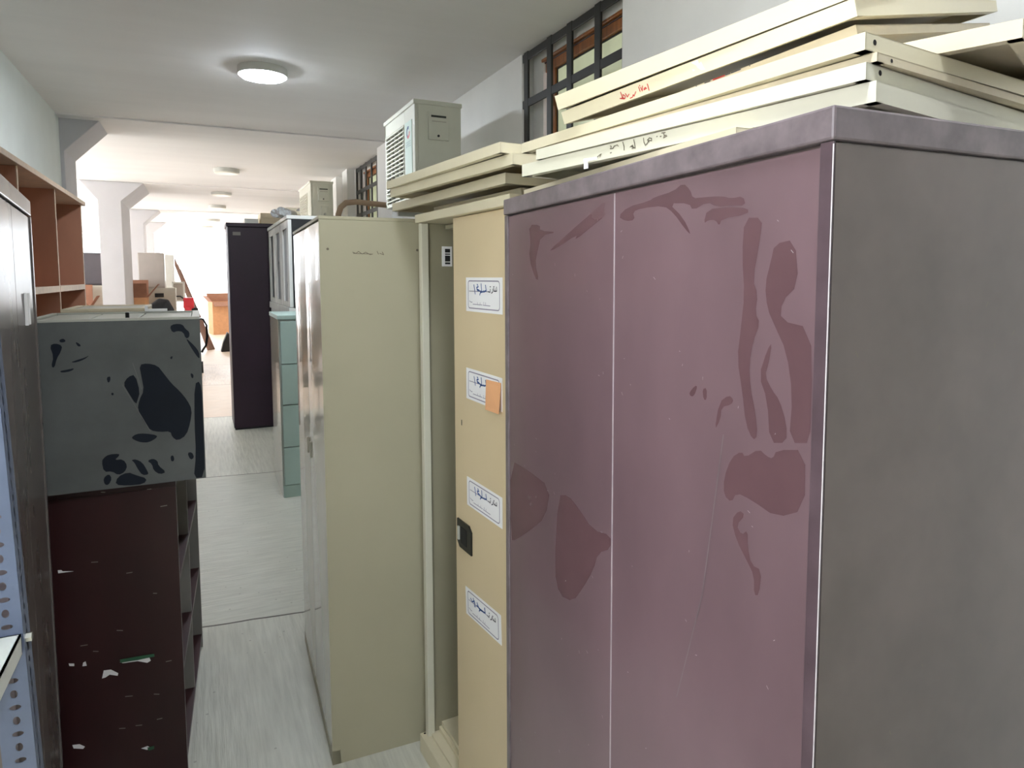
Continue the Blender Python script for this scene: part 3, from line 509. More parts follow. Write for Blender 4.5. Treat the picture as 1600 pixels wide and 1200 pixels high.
hnd.box(hx1 + 0.03, hx0 - 0.03, dY + 0.0045, dY + 0.0062, 0.838, 0.888, 'black_matte')
hnd.box(hx0 - 0.022, hx0 - 0.012, dY + 0.0045, dY + 0.010, 0.845, 0.885, 'grey_metal')
hnd.build('recessed_pull', door, 0.0015)['label'] = 'black recessed pull handle'
MB().box(on_door(1.885) - 0.002, on_door(1.885) + 0.002, dY, dY + 0.0006, 1.190, 1.206, 'black_matte').build('ink_mark', door)

# ------------------------------------------------------------------ tall beige cabinet with glossy doors
PA, PB = (0.340, 2.262, 0), (0.366, 3.135, 0)
t = thing('steel_cabinet', 'tall beige steel cabinet, its plain side towards us, with shiny corridor doors', 'cabinet', frame(PA, PB))
L = (Vector(PB) - Vector(PA)).length; D = 0.47; HP = 1.812
MB().box(0.004, L, -D, -0.02, 0.0, HP - 0.006, 'beige').build('body', t, 0.002)
MB().box(0.0, L, -D - 0.002, 0.0, HP - 0.012, HP, 'beige').build('top_panel', t, 0.003)
s_ = MB().box(-0.0, 0.005, -D - 0.001, -0.002, 0.0, HP - 0.012, 'beige')
Rinv = frame(PA, PB).inverted()
def sidept(X, Z):
    return ((Rinv @ Vector((X, 2.262, Z))).y, Z)
for q in P_PENCIL: s_.ribbon([sidept(*p) for p in q], 0.0022, lambda u, v: (-0.0004, u, v), 'pencil')
for X, Z in P_RIVETS:
    y, z = sidept(X, Z); s_.cyl((0, y, z), (-0.002, y, z), 0.004, 'pencil', 10)
s_.build('side_panel', t)
for i, (a, b) in enumerate([(0.006, L * 0.5 - 0.002), (L * 0.5 + 0.002, L - 0.004)]):
    # slightly bowed sheet door, as the reflections show
    m = MB(); nx, nz = 8, 10
    for side in (0, 1):
        pass
    vs = []; 
    for iz in range(nz + 1):
        for ix in range(nx + 1):
            u = ix / nx; v = iz / nz
            vs.append((a + (b - a) * u, -0.003 + 0.0045 * math.sin(math.pi * u) * (0.4 + 0.6 * math.sin(math.pi * v)) , 0.05 + (HP - 0.068) * v))
    fs = [(iz * (nx + 1) + ix, iz * (nx + 1) + ix + 1, (iz + 1) * (nx + 1) + ix + 1, (iz + 1) * (nx + 1) + ix) for iz in range(nz) for ix in range(nx)]
    m.add(vs, [f[::-1] for f in fs], 'beige_gloss')
    m.box(a, b, -0.018, -0.0035, 0.05, HP - 0.018, 'beige_gloss')
    d = m.build('door', t, 0, True)
    hx = b - 0.05 if i == 0 else a + 0.03
    MB().box(hx, hx + 0.014, -0.003, 0.004, 0.95, 1.01, 'beige_gloss').build('handle', d, 0.002)
MB().box(0.0, L, -0.03, -0.002, 0.0, 0.048, 'beige').build('plinth', t, 0.001)

# ------------------------------------------------------------------ grey-green filing cabinet
t = thing('filing_cabinet', 'grey-green four-drawer filing cabinet on the floor beyond the beige cabinet', 'filing cabinet', loc=(0.502, 5.30, 0))
MB().box(0.0, 0.47, 0.012, 0.63, 0.0, 1.315, 'file_side').build('body', t, 0.003)
MB().box(-0.006, 0.476, -0.004, 0.636, 1.315, 1.345, 'file_green').build('top_panel', t, 0.003)
MB().box(0.004, 0.466, 0.0, 0.02, 0.0, 0.09, 'file_green').build('plinth', t, 0.002)
for z0, z1 in [(0.096, 0.373), (0.381, 0.685), (0.693, 0.985), (0.993, 1.30)]:
    d = MB().box(0.012, 0.458, -0.010, 0.012, z0, z1, 'file_green').build('drawer', t, 0.003)
    MB().box(0.17, 0.30, -0.022, -0.010, z1 - 0.075, z1 - 0.05, 'grey_metal').build('handle', d, 0.003)

# ------------------------------------------------------------------ glazed bookcase and dark wardrobe behind it
t = thing('glazed_bookcase', 'white-framed bookcase with dark glass doors against the dark wardrobe', 'bookcase', frame((0.675, 6.08, 0), (0.675, 7.86, 0)))
L = 1.78
MB().box(0, L, -0.40, -0.03, 1.36, 2.10, 'black_matte').build('case', t)
MB().box(0, L, -0.42, 0.01, 1.30, 1.365, 'white_gloss').build('sill', t, 0.003)
MB().box(0, L, -0.40, -0.005, 0.0, 1.30, 'white_gloss').build('base_cabinet', t, 0.004)
MB().box(0, L, -0.42, 0.01, 2.10, 2.13, 'white_gloss').build('top_panel', t, 0.003)
for k in range(3):
    a = 0.01 + k * 0.59; b = a + 0.575
    m = MB().box(a, a + 0.13, -0.028, 0, 1.37, 2.095, 'white_gloss').box(b - 0.13, b, -0.028, 0, 1.37, 2.095, 'white_gloss')
    m.box(a + 0.13, b - 0.13, -0.028, 0, 2.03, 2.095, 'white_gloss').box(a + 0.13, b - 0.13, -0.028, 0, 1.37, 1.41, 'white_gloss')
    d = m.build('door', t, 0.002)
    MB().box(a + 0.13, b - 0.13, -0.018, -0.014, 1.41, 2.03, 'dark_glass').build('glass_pane', d)
t = thing('wardrobe', 'tall dark plum wardrobe standing alone far down the corridor', 'wardrobe', loc=(0.285, 7.93, 0))
MB().box(0, 0.85, 0.012, 0.56, 0.02, 2.16, 'wardrobe').build('body', t, 0.003)
MB().box(0.004, 0.385, 0.0, 0.014, 0.02, 2.14, 'wardrobe').build('end_panel', t, 0.003)
MB().box(0.391, 0.85, 0.0, 0.014, 0.02, 2.14, 'wardrobe').build('end_panel', t, 0.003)
MB().box(-0.012, 0.86, -0.008, 0.57, 2.145, 2.185, 'wardrobe').build('top_panel', t, 0.004)
MB().box(0.01, 0.84, 0.01, 0.55, 0.0, 0.03, 'black_matte').build('plinth', t)
MB().box(0.05, 0.125, -0.0022, 0.0004, 2.055, 2.09, 'grey_lam').build('paper_tag', t)
o = MB()
for k in range(3):
    o.cyl((0, 0.05 * k, 0.03 + 0.02 * (k % 2)), (0.34, 0.05 * k + 0.02, 0.05 + 0.02 * (k % 2)), 0.036, 'silver', 14)
tag(o.build('foil_roll', smooth=True, mw=Matrix.Translation((0.70, 6.35, 2.135)) @ Matrix.Rotation(1.25, 4, 'Z')), 'crumpled silver foil roll lying on the glazed bookcase', 'foil roll')
def carton(name, label, x0, x1, y0, y1, z0, z1, mk, flap=None, group=None, cat='box'):
    t = thing(name, label, cat, loc=((x0 + x1) / 2, (y0 + y1) / 2, z0), group=group)
    w, d, h = (x1 - x0) / 2, (y1 - y0) / 2, z1 - z0
    MB().box(-w, w, -d, d, 0, h, mk).build('body', t, 0.004)
    MB().box(-w - 0.003, w + 0.003, -d - 0.003, d + 0.003, h - 0.05, h + 0.003, mk).build('lid', t, 0.003)
    return t
carton('storage_box', 'pale cream box on top of the dark wardrobe', 0.62, 1.02, 8.02, 8.40, 2.187, 2.30, 'box_cream')
carton('storage_box', 'small whitish box at the left of the pale box on the wardrobe', 0.46, 0.59, 8.02, 8.30, 2.187, 2.235, 'white_gloss')

# ------------------------------------------------------------------ outdoor air-conditioning units on the right wall
def outdoor_unit(a, b, z0, h, D, label, emblem=True, covering='ac_panel', strip='ac_panel', louvre='ac_dark', wallx=1.849):
    t = thing('outdoor_unit', label, 'air conditioner', frame((a[0], a[1], z0), (b[0], b[1], z0)), group='outdoor air-conditioning units along the right wall')
    L = math.hypot(b[0] - a[0], b[1] - a[1])
    m = MB().box(0.0, L, -D, -0.022, 0.02, h - 0.02, 'ac_white')
    m.box(0.0, 0.245, -0.022, 0, 0.02, h - 0.02, 'ac_white').box(0.245, L, -0.022, 0, h - 0.115, h - 0.02, 'ac_white').box(0.245, L, -0.022, 0, 0.02, 0.05, 'ac_white').box(L - 0.03, L, -0.022, 0, 0.02, h - 0.02, 'ac_white')
    m.build('casing', t, 0.006)
    MB().box(-0.008, L + 0.008, -D - 0.006, 0.008, h - 0.03, h, 'ac_white').build('top_cover', t, 0.006)
    MB().box(0.055, 0.215, 0.0, 0.004, 0.045, h - 0.115, strip).build('front_strip', t, 0.001)
    g = MB().box(0.246, L - 0.031, -0.0215, -0.018, 0.051, h - 0.116, louvre)
    nz = 17
    for k in range(nz):
        z = 0.06 + (h - 0.19) * k / (nz - 1)
        g.box(0.246, L - 0.031, -0.012, 0.004, z, z + 0.009, 'ac_white')
    for k in range(5):
        x = 0.27 + (L - 0.33) * k / 4
        g.box(x, x + 0.006, -0.014, 0.002, 0.051, h - 0.116, 'ac_white')
    g.build('grille', t)
    sc_ = MB().box(-0.014, 0.002, -0.222, -0.088, h - 0.245, h - 0.07, 'ac_white')
    sc_.box(-0.0155, -0.0135, -0.205, -0.105, h - 0.105, h - 0.092, 'ac_dark').box(-0.0155, -0.0135, -0.205, -0.110, h - 0.132, h - 0.127, 'appl')
    sv = sc_.build('service_cover', t, 0.003)
    MB().cyl((-0.014, -0.152, h - 0.22), (-0.0175, -0.152, h - 0.22), 0.008, 'black_matte', 12).build('screw', sv)
    MB().box(-0.03, 0.0, -0.20, -0.12, 0.08, 0.22, 'ac_white').cyl((-0.03, -0.16, 0.12), (-0.06, -0.16, 0.12), 0.014, 'bolt', 12).build('pipe_valve', t, 0.003)
    br = MB(); wx = wallx - a[0]
    for x in (0.12, L - 0.14):
        br.box(x, x + 0.035, -wx, -0.05, -0.035, 0.0, 'grey_metal'); br.box(x, x + 0.035, -wx, -wx + 0.03, -0.4, 0.0, 'grey_metal')
    br.box(0.05, L - 0.05, -D + 0.03, -D + 0.07, 0.0, 0.021, 'grey_metal').box(0.05, L - 0.05, -0.09, -0.05, 0.0, 0.021, 'grey_metal')
    br.build('wall_bracket', t, 0.002)
    if emblem:
        em = MB(); cx, cz = 0.135, h - 0.185
        def arc(a0, a1, r0, r1, mk, n=14):
            for k in range(n):
                p, q = [math.radians(a0 + (a1 - a0) * j / n) for j in (k, k + 1)]
                em.poly([(cx - r * math.cos(v), 0.0046, cz + r * math.sin(v)) for r, v in ((r0, p), (r1, p), (r1, q), (r0, q))], mk)
        arc(60, 235, 0.021, 0.040, 'logo_blue'); arc(235, 365, 0.021, 0.040, 'logo_red'); arc(0, 6, 0.004, 0.040, 'logo_red', 2)
        pl = lambda u, v: (cx + 0.055 - u, 0.0046, h - 0.275 + v)
        for k, lt in enumerate(['G', 'R', 'E', 'E']):
            x = k * 0.03
            st = {'G': [[(.02, .03), (.003, .03), (.003, 0), (.02, 0), (.02, .014), (.012, .014)]], 'R': [[(.003, 0), (.003, .03), (.02, .03), (.02, .016), (.003, .016)], [(.01, .016), (.02, 0)]], 'E': [[(.02, .03), (.003, .03), (.003, 0), (.02, 0)], [(.003, .015), (.016, .015)]]}[lt]
            for q in st: em.ribbon([(x + u, v) for u, v in q], 0.005, pl, 'text_grey')
        em.build('emblem', t)
    return t
outdoor_unit((1.255, 4.35), (1.255, 5.12), 2.095, 0.645, 0.31, 'white outdoor air-conditioning unit with round emblem, nearest one on the right wall')
outdoor_unit((1.272, 9.0), (1.272, 10.05), 2.28, 0.525, 0.27, 'white outdoor air-conditioning unit over the tall beige cabinet, second along the wall', False, strip='ac_white', louvre='shutter', wallx=1.749)
outdoor_unit((1.43, 13.0), (1.43, 14.3), 2.56, 0.28, 0.16, 'small outdoor unit far down the right wall above the dark wardrobe', False, strip='shutter', louvre='shutter')
hp = [(1.33, 7.0, 2.20), (1.325, 7.0, 2.27), (1.30, 7.0, 2.315), (1.35, 7.02, 2.345), (1.45, 7.03, 2.355), (1.60, 7.03, 2.34), (1.75, 7.02, 2.33)]
tag(MB().tube([(1.24, 7.0, 2.14), (1.245, 7.0, 2.23), (1.27, 7.0, 2.30), (1.32, 7.0, 2.345), (1.42, 7.0, 2.36), (1.56, 7.0, 2.35), (1.75, 7.0, 2.34)], 0.028, 'hose', 12).build('drain_hose', smooth=True), 'bent brown insulated hose arching out of the right wall', 'hose')

# ------------------------------------------------------------------ left: glossy dark cabinet
t = thing('steel_cabinet', 'glossy dark brown-grey steel cabinet at the left edge, doors reflecting daylight', 'cabinet', frame((-0.409, 2.366, 0), (-0.328, 1.520, 0)))
L = 0.85; D = 0.46; HL = 1.83
MB().box(0.0, L, -D, -0.02, 0.0, HL - 0.004, 'brown_side').build('body', t, 0.002)
MB().box(0.0, L, -D - 0.002, 0.0, HL - 0.042, HL, 'left_door').build('top_band', t, 0.003)
MB().box(0.0, 0.022, -0.022, 0.0, 0.0, HL - 0.044, 'left_door').build('corner_post', t, 0.002)
MB().box(L - 0.022, L, -0.022, 0.0, 0.0, HL - 0.044, 'brown_edge').build('corner_post', t, 0.002)
for i, (a, b) in enumerate([(0.0245, 0.42), (0.4235, L - 0.0245)]):
    m = MB().box(a, b, -0.018, -0.004, 0.05, HL - 0.047, 'left_door')
    d = m.build('door', t, 0.0015)
    hx = 0.34 if i == 0 else 0.47
    if i == 0:
        MB().box(0.215, 0.225, -0.004, 0.004, 1.50, 1.58, 'paper').box(0.262, 0.272, -0.004, 0.004, 1.50, 1.58, 'paper').build('handle', d, 0.002)
MB().box(0.0245, L - 0.0245, -0.03, -0.006, 0.0, 0.047, 'brown_side').build('plinth', t, 0.001)

# ------------------------------------------------------------------ left: slotted-angle shelving
t = thing('slotted_shelving', 'blue-grey slotted-angle shelving unit at the lower left edge', 'shelving', loc=(-0.296, 1.445, 0))
def angle_upright(sx, sy, H=1.95):
    """an L of two 48 mm flanges with alternating oval holes; corner at the origin"""
    m = MB(); W = 0.048; pitch = 0.0245; n = int(H / pitch); seg = 16; th = 0.0018
    for fl in (0, 1):
        for k in range(n):
            z0 = k * pitch; cx, cz = 0.022, z0 + pitch / 2
            rx, rz = ((0.0085, 0.0048) if k % 2 else (0.0055, 0.0078)) if fl == 0 else ((0.0048, 0.0085) if k % 2 else (0.0055, 0.0065))
            outer = []; inner = []
            for j in range(seg):
                a = 2 * math.pi * (j + 0.5) / seg; dx, dz = math.cos(a), math.sin(a)
                hw = (W - cx) if dx > 0 else cx
                tt = min(hw / abs(dx), (pitch / 2) / abs(dz))
                outer.append((cx + dx * tt, cz + dz * tt)); inner.append((cx + dx * rx, cz + dz * rz))
            # make sure the cell corners are covered
            for lay in (0, th):
                def P(u, v): return (sx * u, sy * lay, v) if fl == 0 else (sx * lay, sy * u, v)
                pts = [P(*p) for p in outer] + [P(*p) for p in inner]
                m.add(pts, [(j, (j + 1) % seg, seg + (j + 1) % seg, seg + j) for j in range(seg)], 'steel_blue')
                for (u, v) in ((0, z0), (W, z0), (0, z0 + pitch), (W, z0 + pitch)):
                    near = sorted(range(seg), key=lambda j: (outer[j][0] - u) ** 2 + (outer[j][1] - v) ** 2)[:2]
                    m.poly([P(u, v), P(*outer[near[0]]), P(*outer[near[1]])], 'steel_blue')
    return m
for (x, y, sx, sy) in [(0, 0, -1, 1), (-0.62, 0, 1, 1), (0, -0.42, -1, -1), (-0.62, -0.42, 1, -1)]:
    o = angle_upright(sx, sy).build('upright', t); o.location = (x + 0.03, y, 0); o.rotation_euler = (0, -0.03, 0)
for z in (0.20, 0.985, 1.77):
    s = MB().box(-0.612, -0.003, -0.41, -0.003, z + 0.012, z + 0.016, 'white_steel')
    s.box(-0.612, -0.003, -0.41, -0.407, z - 0.02, z + 0.016, 'white_steel').box(-0.612, -0.003, -0.006, -0.003, z - 0.02, z + 0.016, 'white_steel')
    s.box(-0.006, -0.003, -0.41, -0.003, z - 0.02, z + 0.016, 'white_steel').box(-0.612, -0.609, -0.41, -0.003, z - 0.02, z + 0.016, 'white_steel')
    o = s.build('shelf', t, 0.0); o.location = (0.03 - 0.03 * z, 0, 0)
    for (x, y) in [(0.003, -0.015 + 0.03), (0.003, -0.405)]:
        MB().cyl((x - 0.003, y, z), (x + 0.006, y, z), 0.008, 'bolt', 6).build('bolt', o)

# ------------------------------------------------------------------ left: dark red bookcase, black pedestal on it
t = thing('bookcase', 'dark red bookcase with torn paper scraps on its end panel, under the black pedestal', 'bookcase', frame((-0.040, 3.30, 0), (-0.088, 2.42, 0)))
L = 0.881; D = 0.335; H_ = 0.985
fi = frame((-0.040, 3.30, 0), (-0.088, 2.42, 0)).inverted()
ep = MB().box(L - 0.02, L, -D, 0, 0, H_ - 0.022, 'dkred')
def onend(X, Z): return ((fi @ Vector((X, 2.42, 0))).y, Z)
for q in TAPE_MARKS: ep.ribbon([onend(*p) for p in q], 0.0025, lambda u, v: (L + 0.0006, u, v), 'grey_lam')
e0 = ep.build('end_panel', t, 0.0)
def scrap(q, mk, lift):
    m = MB(); m.prism([(L + 0.0004 + lift, ) + onend(*p) for p in q], (0.0012, 0, 0), mk)
    return m.build('paper_scrap', e0)
for q in SCRAP_WHITE: scrap(q, 'paper', 0.0003)['label'] = 'torn white paper scrap'
for q in SCRAP_GREEN: scrap(q, 'green_scrap', 0.0018)['label'] = 'torn green paper strip'
MB().box(0, 0.02, -D, 0, 0, H_ - 0.022, 'grey_lam').box(-0.002, 0, -D, 0, 0, H_ - 0.022, 'dkred').build('end_panel', t)
MB().box(0, L, -D, 0.0, H_ - 0.022, H_, 'dkred').build('top_panel', t, 0.001)
MB().box(0.02, L - 0.02, -D, -D + 0.006, 0, H_ - 0.022, 'grey_lam').build('back_panel', t)
MB().box(L / 2 - 0.009, L / 2 + 0.009, -D + 0.006, -0.004, 0.06, H_ - 0.022, 'grey_lam').build('divider', t)
for z in (0.06, 0.36, 0.66):
    MB().box(0.02, L - 0.02, -D + 0.006, -0.002, z - 0.018, z, 'dkred_edge').build('shelf', t)
MB().box(0.02, L - 0.02, -0.03, -0.012, 0, 0.042, 'dkred').build('plinth', t)

t = thing('drawer_pedestal', 'black drawer pedestal with smeared dust, lying on its back on the dark red bookcase', 'drawer unit', loc=(-0.45, 2.40, 0.986))
W, D, Hh = 0.449, 0.45, 0.512
b = MB().box(0, W, 0, 0.012, 0, Hh - 0.008, 'black_dust')
smear_into(b, [[(u + 0.45, v - 0.986) for u, v in q] for q in BLACK_SMEARS], 0.004, W - 0.002, 0.003, Hh - 0.012, 'black_wipe', -0.0005)
for q in BLACK_SCRATCH: b.ribbon([(u + 0.45, v - 0.986) for u, v in q], 0.002, lambda u, v: (u, -0.001, v), 'black_scratch')
b.build('side_panel', t)['label'] = 'black side panel with wiped smears in the dust'
MB().box(0, W, D - 0.012, D, 0, Hh - 0.008, 'black_dust').build('side_panel', t)
MB().box(0, 0.012, 0.012, D - 0.012, 0, Hh - 0.008, 'black_wipe').build('top_panel', t)
MB().box(W - 0.012, W, 0.012, D - 0.012, 0, Hh - 0.008, 'black_wipe').build('bottom_panel', t)
MB().box(0.012, W - 0.012, 0.012, D - 0.012, 0, 0.012, 'black_wipe').build('back_panel', t)
r = MB().box(0, W, -0.001, 0.018, Hh - 0.008, Hh, 'grey_metal').box(0, W, D - 0.018, D, Hh - 0.008, Hh, 'grey_metal')
r.box(0, 0.016, 0.018, D - 0.018, Hh - 0.008, Hh, 'grey_metal').box(W - 0.022, W, 0.018, D - 0.018, Hh - 0.008, Hh, 'grey_metal').build('rim', t, 0.001)
for k, (x0, x1) in enumerate([(0.020, 0.145), (0.150, 0.275), (0.280, 0.424)]):
    d = MB().box(x0, x1, 0.030, D - 0.024, 0.3, Hh - 0.006, 'grey_metal').build('drawer', t, 0.002)
    if k == 1: MB().box(0.248, 0.258, 0.030, 0.05, Hh - 0.006, Hh + 0.016, 'black_plastic').build('latch', d, 0.002)
t = thing('drawer_pedestal', 'cream drawer pedestal lying behind the black one on the dark red bookcase', 'drawer unit', loc=(-0.43, 2.875, 0.986))
W, D, Hh = 0.255, 0.38, 0.523
MB().box(0, W, 0, D, 0, Hh - 0.012, 'cream_worn').build('body', t, 0.003)
MB().box(0, W, 0, 0.02, Hh - 0.012, Hh, 'cream_worn').box(0, W, D - 0.02, D, Hh - 0.012, Hh, 'cream_worn').box(0, 0.02, 0.02, D - 0.02, Hh - 0.012, Hh, 'cream_worn').box(W - 0.02, W, 0.02, D - 0.02, Hh - 0.012, Hh, 'cream_worn').build('rim', t, 0.002)
MB().box(0.024, W - 0.024, 0.024, D - 0.024, Hh - 0.011, Hh - 0.003, 'appl').build('drawer', t, 0.002)
tag(MB().box(-0.165, -0.105, 2.83, 2.845, 1.498, 1.507, 'paper').box(-0.175, -0.165, 2.828, 2.846, 1.498, 1.518, 'paper').build('folded_paper', bevel=0.001), 'small folded white paper on the rim of the black pedestal', 'paper')
tag(MB().tube([(-0.006, 2.47, 1.488), (0.008, 2.475, 1.486), (0.018, 2.48, 1.465), (0.019, 2.48, 1.43), (0.014, 2.478, 1.40), (0.004, 2.475, 1.385), (0.002, 2.47, 1.38)], 0.0035, 'black_plastic', 8).build('cable', smooth=True), 'black cable loop hanging off the right edge of the black pedestal', 'cable')

# ------------------------------------------------------------------ left: brown open bookcase against the wall
t = thing('pigeonhole_bookcase', 'brown open bookcase with pale shelf edges along the left wall', 'bookcase', loc=(-1.028, 3.55, 0))
D, L, H_ = 0.288, 2.46, 2.165
MB().box(0, 0.01, 0, L, 0, H_ - 0.03, 'wood_case').build('back_panel', t)
MB().box(0, D + 0.02, -0.01, L + 0.06, H_ - 0.028, H_, 'wood_edge').build('top_panel', t, 0.002)
def upright(y, nm):
    MB().box(0.01, D - 0.004, y, y + 0.022, 0, H_ - 0.028, 'wood_case').box(D - 0.004, D, y, y + 0.022, 0, H_ - 0.028, 'wood_edge').build(nm, t)
upright(0.0, 'side_panel'); upright(L - 0.022, 'side_panel'); upright(0.47, 'divider'); upright(1.42, 'divider')
for z in (0.08, 0.60, 1.06, 1.565):
    for a, b in ((0.022, 0.47), (0.492, 1.42), (1.442, L - 0.022)):
        MB().box(0.01, D - 0.004, a, b, z - 0.03, z, 'wood_case').box(D - 0.004, D + 0.001, a, b, z - 0.032, z + 0.004, 'wood_edge').build('shelf', t)

# ------------------------------------------------------------------ clutter at the end of the left side
t = thing('office_chair', 'dark grey office chair showing its back behind the pedestals', 'chair', loc=(-0.36, 8.05, 0))
a_ = []
m = MB()
prof = [(-0.21, 0.80, -0.02), (-0.20, 1.10, 0.02), (-0.12, 1.32, 0.10), (-0.02, 1.40, 0.16), (0.07, 1.385, 0.15), (0.15, 1.22, 0.06), (0.20, 1.0, 0.0), (0.20, 0.80, -0.02)]
m.prism([(x, y, z) for x, z, y in prof], (0, 0.09, 0), 'fabric_dark')
m.build('backrest', t, 0.02, seg=3)
MB().box(-0.26, 0.26, -0.45, 0.05, 0.46, 0.56, 'fabric_dark').build('seat', t, 0.03, seg=3)
MB().box(-0.03, 0.03, 0.03, 0.07, 0.5, 0.9, 'black_plastic').build('back_support', t, 0.004)
MB().cyl((0, -0.2, 0.08), (0, -0.2, 0.47), 0.03, 'black_plastic').build('pole', t)
bs = MB()
for k in range(5):
    an = k * 2 * math.pi / 5
    bs.box(0, 0.30, -0.025, 0.025, 0.06, 0.095, 'black_plastic', Matrix.Translation((0, -0.2, 0)) @ Matrix.Rotation(an, 4, 'Z'))
bs.build('star_base', t, 0.004)
for k in range(5):
    an = k * 2 * math.pi / 5; x, y = 0.28 * math.cos(an), -0.2 + 0.28 * math.sin(an)
    MB().cyl((x - 0.02 * math.sin(an), y + 0.02 * math.cos(an), 0.03), (x + 0.02 * math.sin(an), y - 0.02 * math.cos(an), 0.03), 0.03, 'black_plastic', 14).build('caster', t)

def open_carton(label, x0, x1, y0, y1, h, flaps, rot=0.0, tilt=0.0, z=0.0):
    cx, cy = (x0 + x1) / 2, (y0 + y1) / 2; w, d = (x1 - x0) / 2, (y1 - y0) / 2
    t = thing('cardboard_box', label, 'cardboard box', Matrix.Translation((cx, cy, z)) @ Matrix.Rotation(rot, 4, 'Z') @ Matrix.Rotation(tilt, 4, 'X'))
    e = 0.008
    MB().box(-w, w, -d, d, 0, e, 'cardboard').box(-w, w, -d, -d + e, e, h, 'cardboard').box(-w, w, d - e, d, e, h, 'cardboard').box(-w, -w + e, -d + e, d - e, e, h, 'cardboard').box(w - e, w, -d + e, d - e, e, h, 'cardboard').build('body', t)
    for (sd, an, ln) in flaps:
        m = MB(); R = Matrix.Rotation(an, 4, 'X')
        if sd in ('f', 'b'): m.box(-w, w, 0, ln, 0, e, 'cardboard_in'); T = Matrix.Translation((0, -d if sd == 'f' else d, h)) @ Matrix.Rotation(math.pi if sd == 'f' else 0, 4, 'Z') @ R
        else: m.box(-d, d, 0, ln, 0, e, 'cardboard_in'); T = Matrix.Translation((w if sd == 'r' else -w, 0, h)) @ Matrix.Rotation(-math.pi / 2 if sd == 'r' else math.pi / 2, 4, 'Z') @ R
        f = m.build('flap', t); f.matrix_local = T
    return t
open_carton('open cardboard box right behind the nearest white column, brown flap upright', -1.30, -0.78, 13.3, 13.75, 1.28, [('f', 1.45, 0.24), ('b', 1.3, 0.3), ('r', 0.9, 0.28)])
open_carton('cardboard box with a bent orange flap at the left of the nearest column', -1.95, -1.60, 13.35, 13.75, 1.14, [('f', 0.3, 0.2), ('b', 1.35, 0.36), ('r', 1.0, 0.2), ('l', 0.2, 0.2)])
open_carton('tall open cardboard box in the bright light at the far end of the corridor', 0.26, 0.95, 21.6, 22.2, 0.92, [('f', -0.5, 0.25), ('b', 1.2, 0.25), ('l', 0.9, 0.22)], 0.2, 0.0)

def metal_cabinet(name, label, x0, x1, y0, y1, z0, z1, mk, front='door', handle=True, cat='cabinet'):
    t = thing(name, label, cat, loc=((x0 + x1) / 2, y0, z0)); w = (x1 - x0) / 2; d = y1 - y0; h = z1 - z0
    MB().box(-w, w, 0.02, d, 0, h, mk).build('body', t, 0.006)
    f = MB().box(-w + 0.01, w - 0.01, 0, 0.02, 0.02, h - 0.02, mk).build(front, t, 0.004)
    if handle: MB().box(-0.02, 0.12, -0.012, 0.0, h - 0.16, h - 0.09, 'black_matte').build('handle', f, 0.004)
    return t
metal_cabinet('steel_cabinet', 'greige steel cabinet with a dark recessed handle, beyond the nearest column', -0.985, -0.375, 14.0, 14.6, 0, 1.425, 'appl')
metal_cabinet('storage_cabinet', 'grey box-shaped cabinet standing on the greige cabinet', -0.94, -0.535, 14.02, 14.5, 1.425, 2.045, 'taupe', handle=False)
metal_cabinet('steel_cabinet', 'greige cabinet under the charcoal box, left of the nearest column', -1.85, -1.42, 14.0, 14.5, 0, 1.48, 'appl', handle=False)
metal_cabinet('storage_cabinet', 'charcoal box on a greige cabinet, left of the nearest column', -1.82, -1.46, 14.02, 14.45, 1.48, 2.035, 'charcoal', handle=False)
metal_cabinet('steel_cabinet', 'narrow white cabinet at the right of the grey box-shaped cabinet', -0.58, -0.42, 15.4, 15.9, 0, 2.06, 'white_gloss', handle=False)
for k, (x0, z1_) in enumerate([(-0.47, 2.02), (-0.42, 1.90), (-0.37, 1.78)]):
    o = MB().box(-0.03, 0.03, -0.015, 0.015, 0, 1, 'plank')
    a = Vector((x0 + 0.62, 17.0 + 0.06 * k, 0.0)); bpt = Vector((x0, 17.25 + 0.06 * k, z1_)); zax = (bpt - a); ln = zax.length; zax.normalize()
    yax = Vector((0, 1, 0)); xax = yax.cross(zax).normalized(); yax = zax.cross(xax)
    mw = Matrix(((xax.x, yax.x, zax.x * ln, a.x), (xax.y, yax.y, zax.y * ln, a.y), (xax.z, yax.z, zax.z * ln, a.z), (0, 0, 0, 1)))
    tag(o.build('plank', mw=mw), ['longest brown plank leaning against the white cabinet in the bright light', 'middle brown plank of three leaning in the bright light', 'shortest brown plank of three leaning in the bright light'][k], 'plank', 'brown planks leaning in the light')
t = thing('metal_stand', 'white metal stand with an open frame beside the leaning planks', 'stand', loc=(-0.35, 15.0, 0))
m = MB()
for x in (-0.095, 0.095): m.box(x - 0.016, x + 0.016, -0.016, 0.016, 0, 1.53, 'white_gloss')
m.build('frame', t, 0.004)
MB().box(-0.111, 0.111, -0.016, 0.016, 1.50, 1.535, 'white_gloss').build('top_rail', t, 0.004)
MB().box(-0.08, 0.08, -0.01, 0.01, 1.15, 1.18, 'white_gloss').build('cross_rail', t, 0.004)
MB().box(-0.079, 0.079, 0.0, 0.008, 1.18, 1.50, 'taupe').build('panel', t)
MB().box(-0.14, 0.14, -0.18, 0.18, 0, 0.03, 'white_gloss').build('base', t, 0.006)
t = thing('floor_machine', 'red and black wheeled machine beside the white metal stand', 'machine', loc=(-0.14, 13.0, 0))
MB().box(-0.10, 0.06, -0.12, 0.12, 1.10, 1.28, 'red_plastic').box(-0.08, 0.02, -0.14, -0.10, 1.02, 1.14, 'red_plastic').build('hood', t, 0.03, seg=3)
MB().box(-0.07, 0.12, -0.10, 0.16, 0.12, 1.11, 'black_matte').build('body', t, 0.03, seg=3)
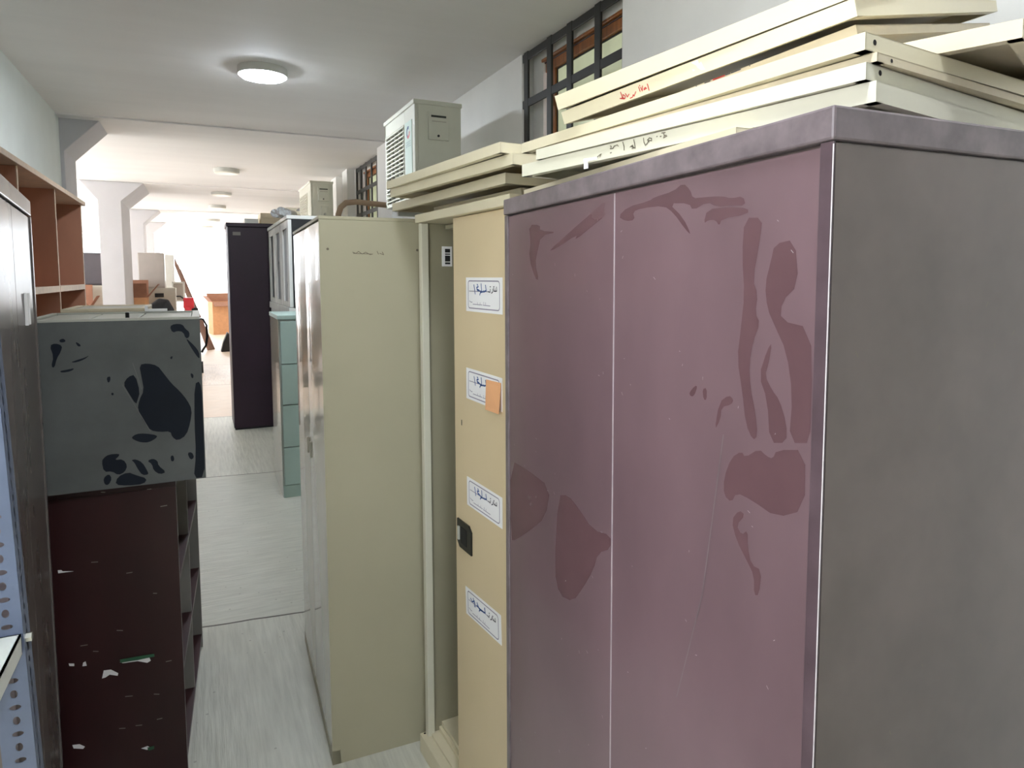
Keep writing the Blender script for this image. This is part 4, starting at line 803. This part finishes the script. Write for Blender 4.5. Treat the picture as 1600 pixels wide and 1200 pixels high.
MB().tube([(-0.06, 0, 1.24), (-0.14, 0, 1.30), (-0.20, 0, 1.30)], 0.012, 'black_plastic').build('handle', t, 0, True)
for x in (-0.09, 0.13): MB().cyl((x, 0, 0.1), (x + 0.03, 0, 0.1), 0.1, 'black_plastic', 20).build('wheel', t)
o = MB().prism([(0, 0, 0), (0.34, 0, 0), (0.30, 0, 0.25), (0.14, 0, 0.42), (0.05, 0, 0.2)], (0, 0.3, 0), 'black_matte')
tag(o.build('waste_bag', bevel=0.03, mw=Matrix.Translation((0.38, 16.5, 0))), 'black bag on the floor half behind the dark wardrobe', 'bag')

# ------------------------------------------------------------------ light
wd = bpy.data.worlds.new('sky'); SC.world = wd; wd.use_nodes = True
nt = wd.node_tree; bg = nt.nodes['Background']
bg.inputs['Color'].default_value = (0.90, 0.95, 1.0, 1); bg.inputs['Strength'].default_value = 4.0
sun = bpy.data.lights.new('sun', 'SUN'); sun.energy = 10.0; sun.angle = math.radians(1.0); sun.color = (1, 0.98, 0.95)
so = bpy.data.objects.new('sun', sun); COL.objects.link(so)
d = Vector((0.45, -0.25, -1.0)); so.rotation_euler = d.to_track_quat('-Z', 'Y').to_euler()

# ------------------------------------------------------------------ camera
cam = bpy.data.cameras.new('camera'); co = bpy.data.objects.new('camera', cam); COL.objects.link(co); SC.camera = co
f_px, ppx, ppy, yh, vx = 1080.0, 850.0, 520.0, 433.0, 310.0
cam.sensor_width = 36.0; cam.sensor_fit = 'HORIZONTAL'; cam.lens = f_px / 1600 * 36
cam.shift_x = -(ppx - 800) / 1600; cam.shift_y = (ppy - 600) / 1600
cam.clip_start = 0.02; cam.clip_end = 300
pitch = math.atan((ppy - yh) / f_px); yaw = math.atan((ppx - vx) / math.hypot(f_px, ppy - yh))
co.location = (0, 0, 1.62); co.rotation_euler = (math.pi / 2 - pitch, 0, -yaw)

SC.view_settings.view_transform = 'Standard'; SC.view_settings.look = 'None'
SC.view_settings.exposure = 0.85; SC.view_settings.gamma = 1.0
try: SC.view_settings.use_curve_mapping = False
except Exception: pass
SC.cycles.max_bounces = 10; SC.cycles.diffuse_bounces = 6
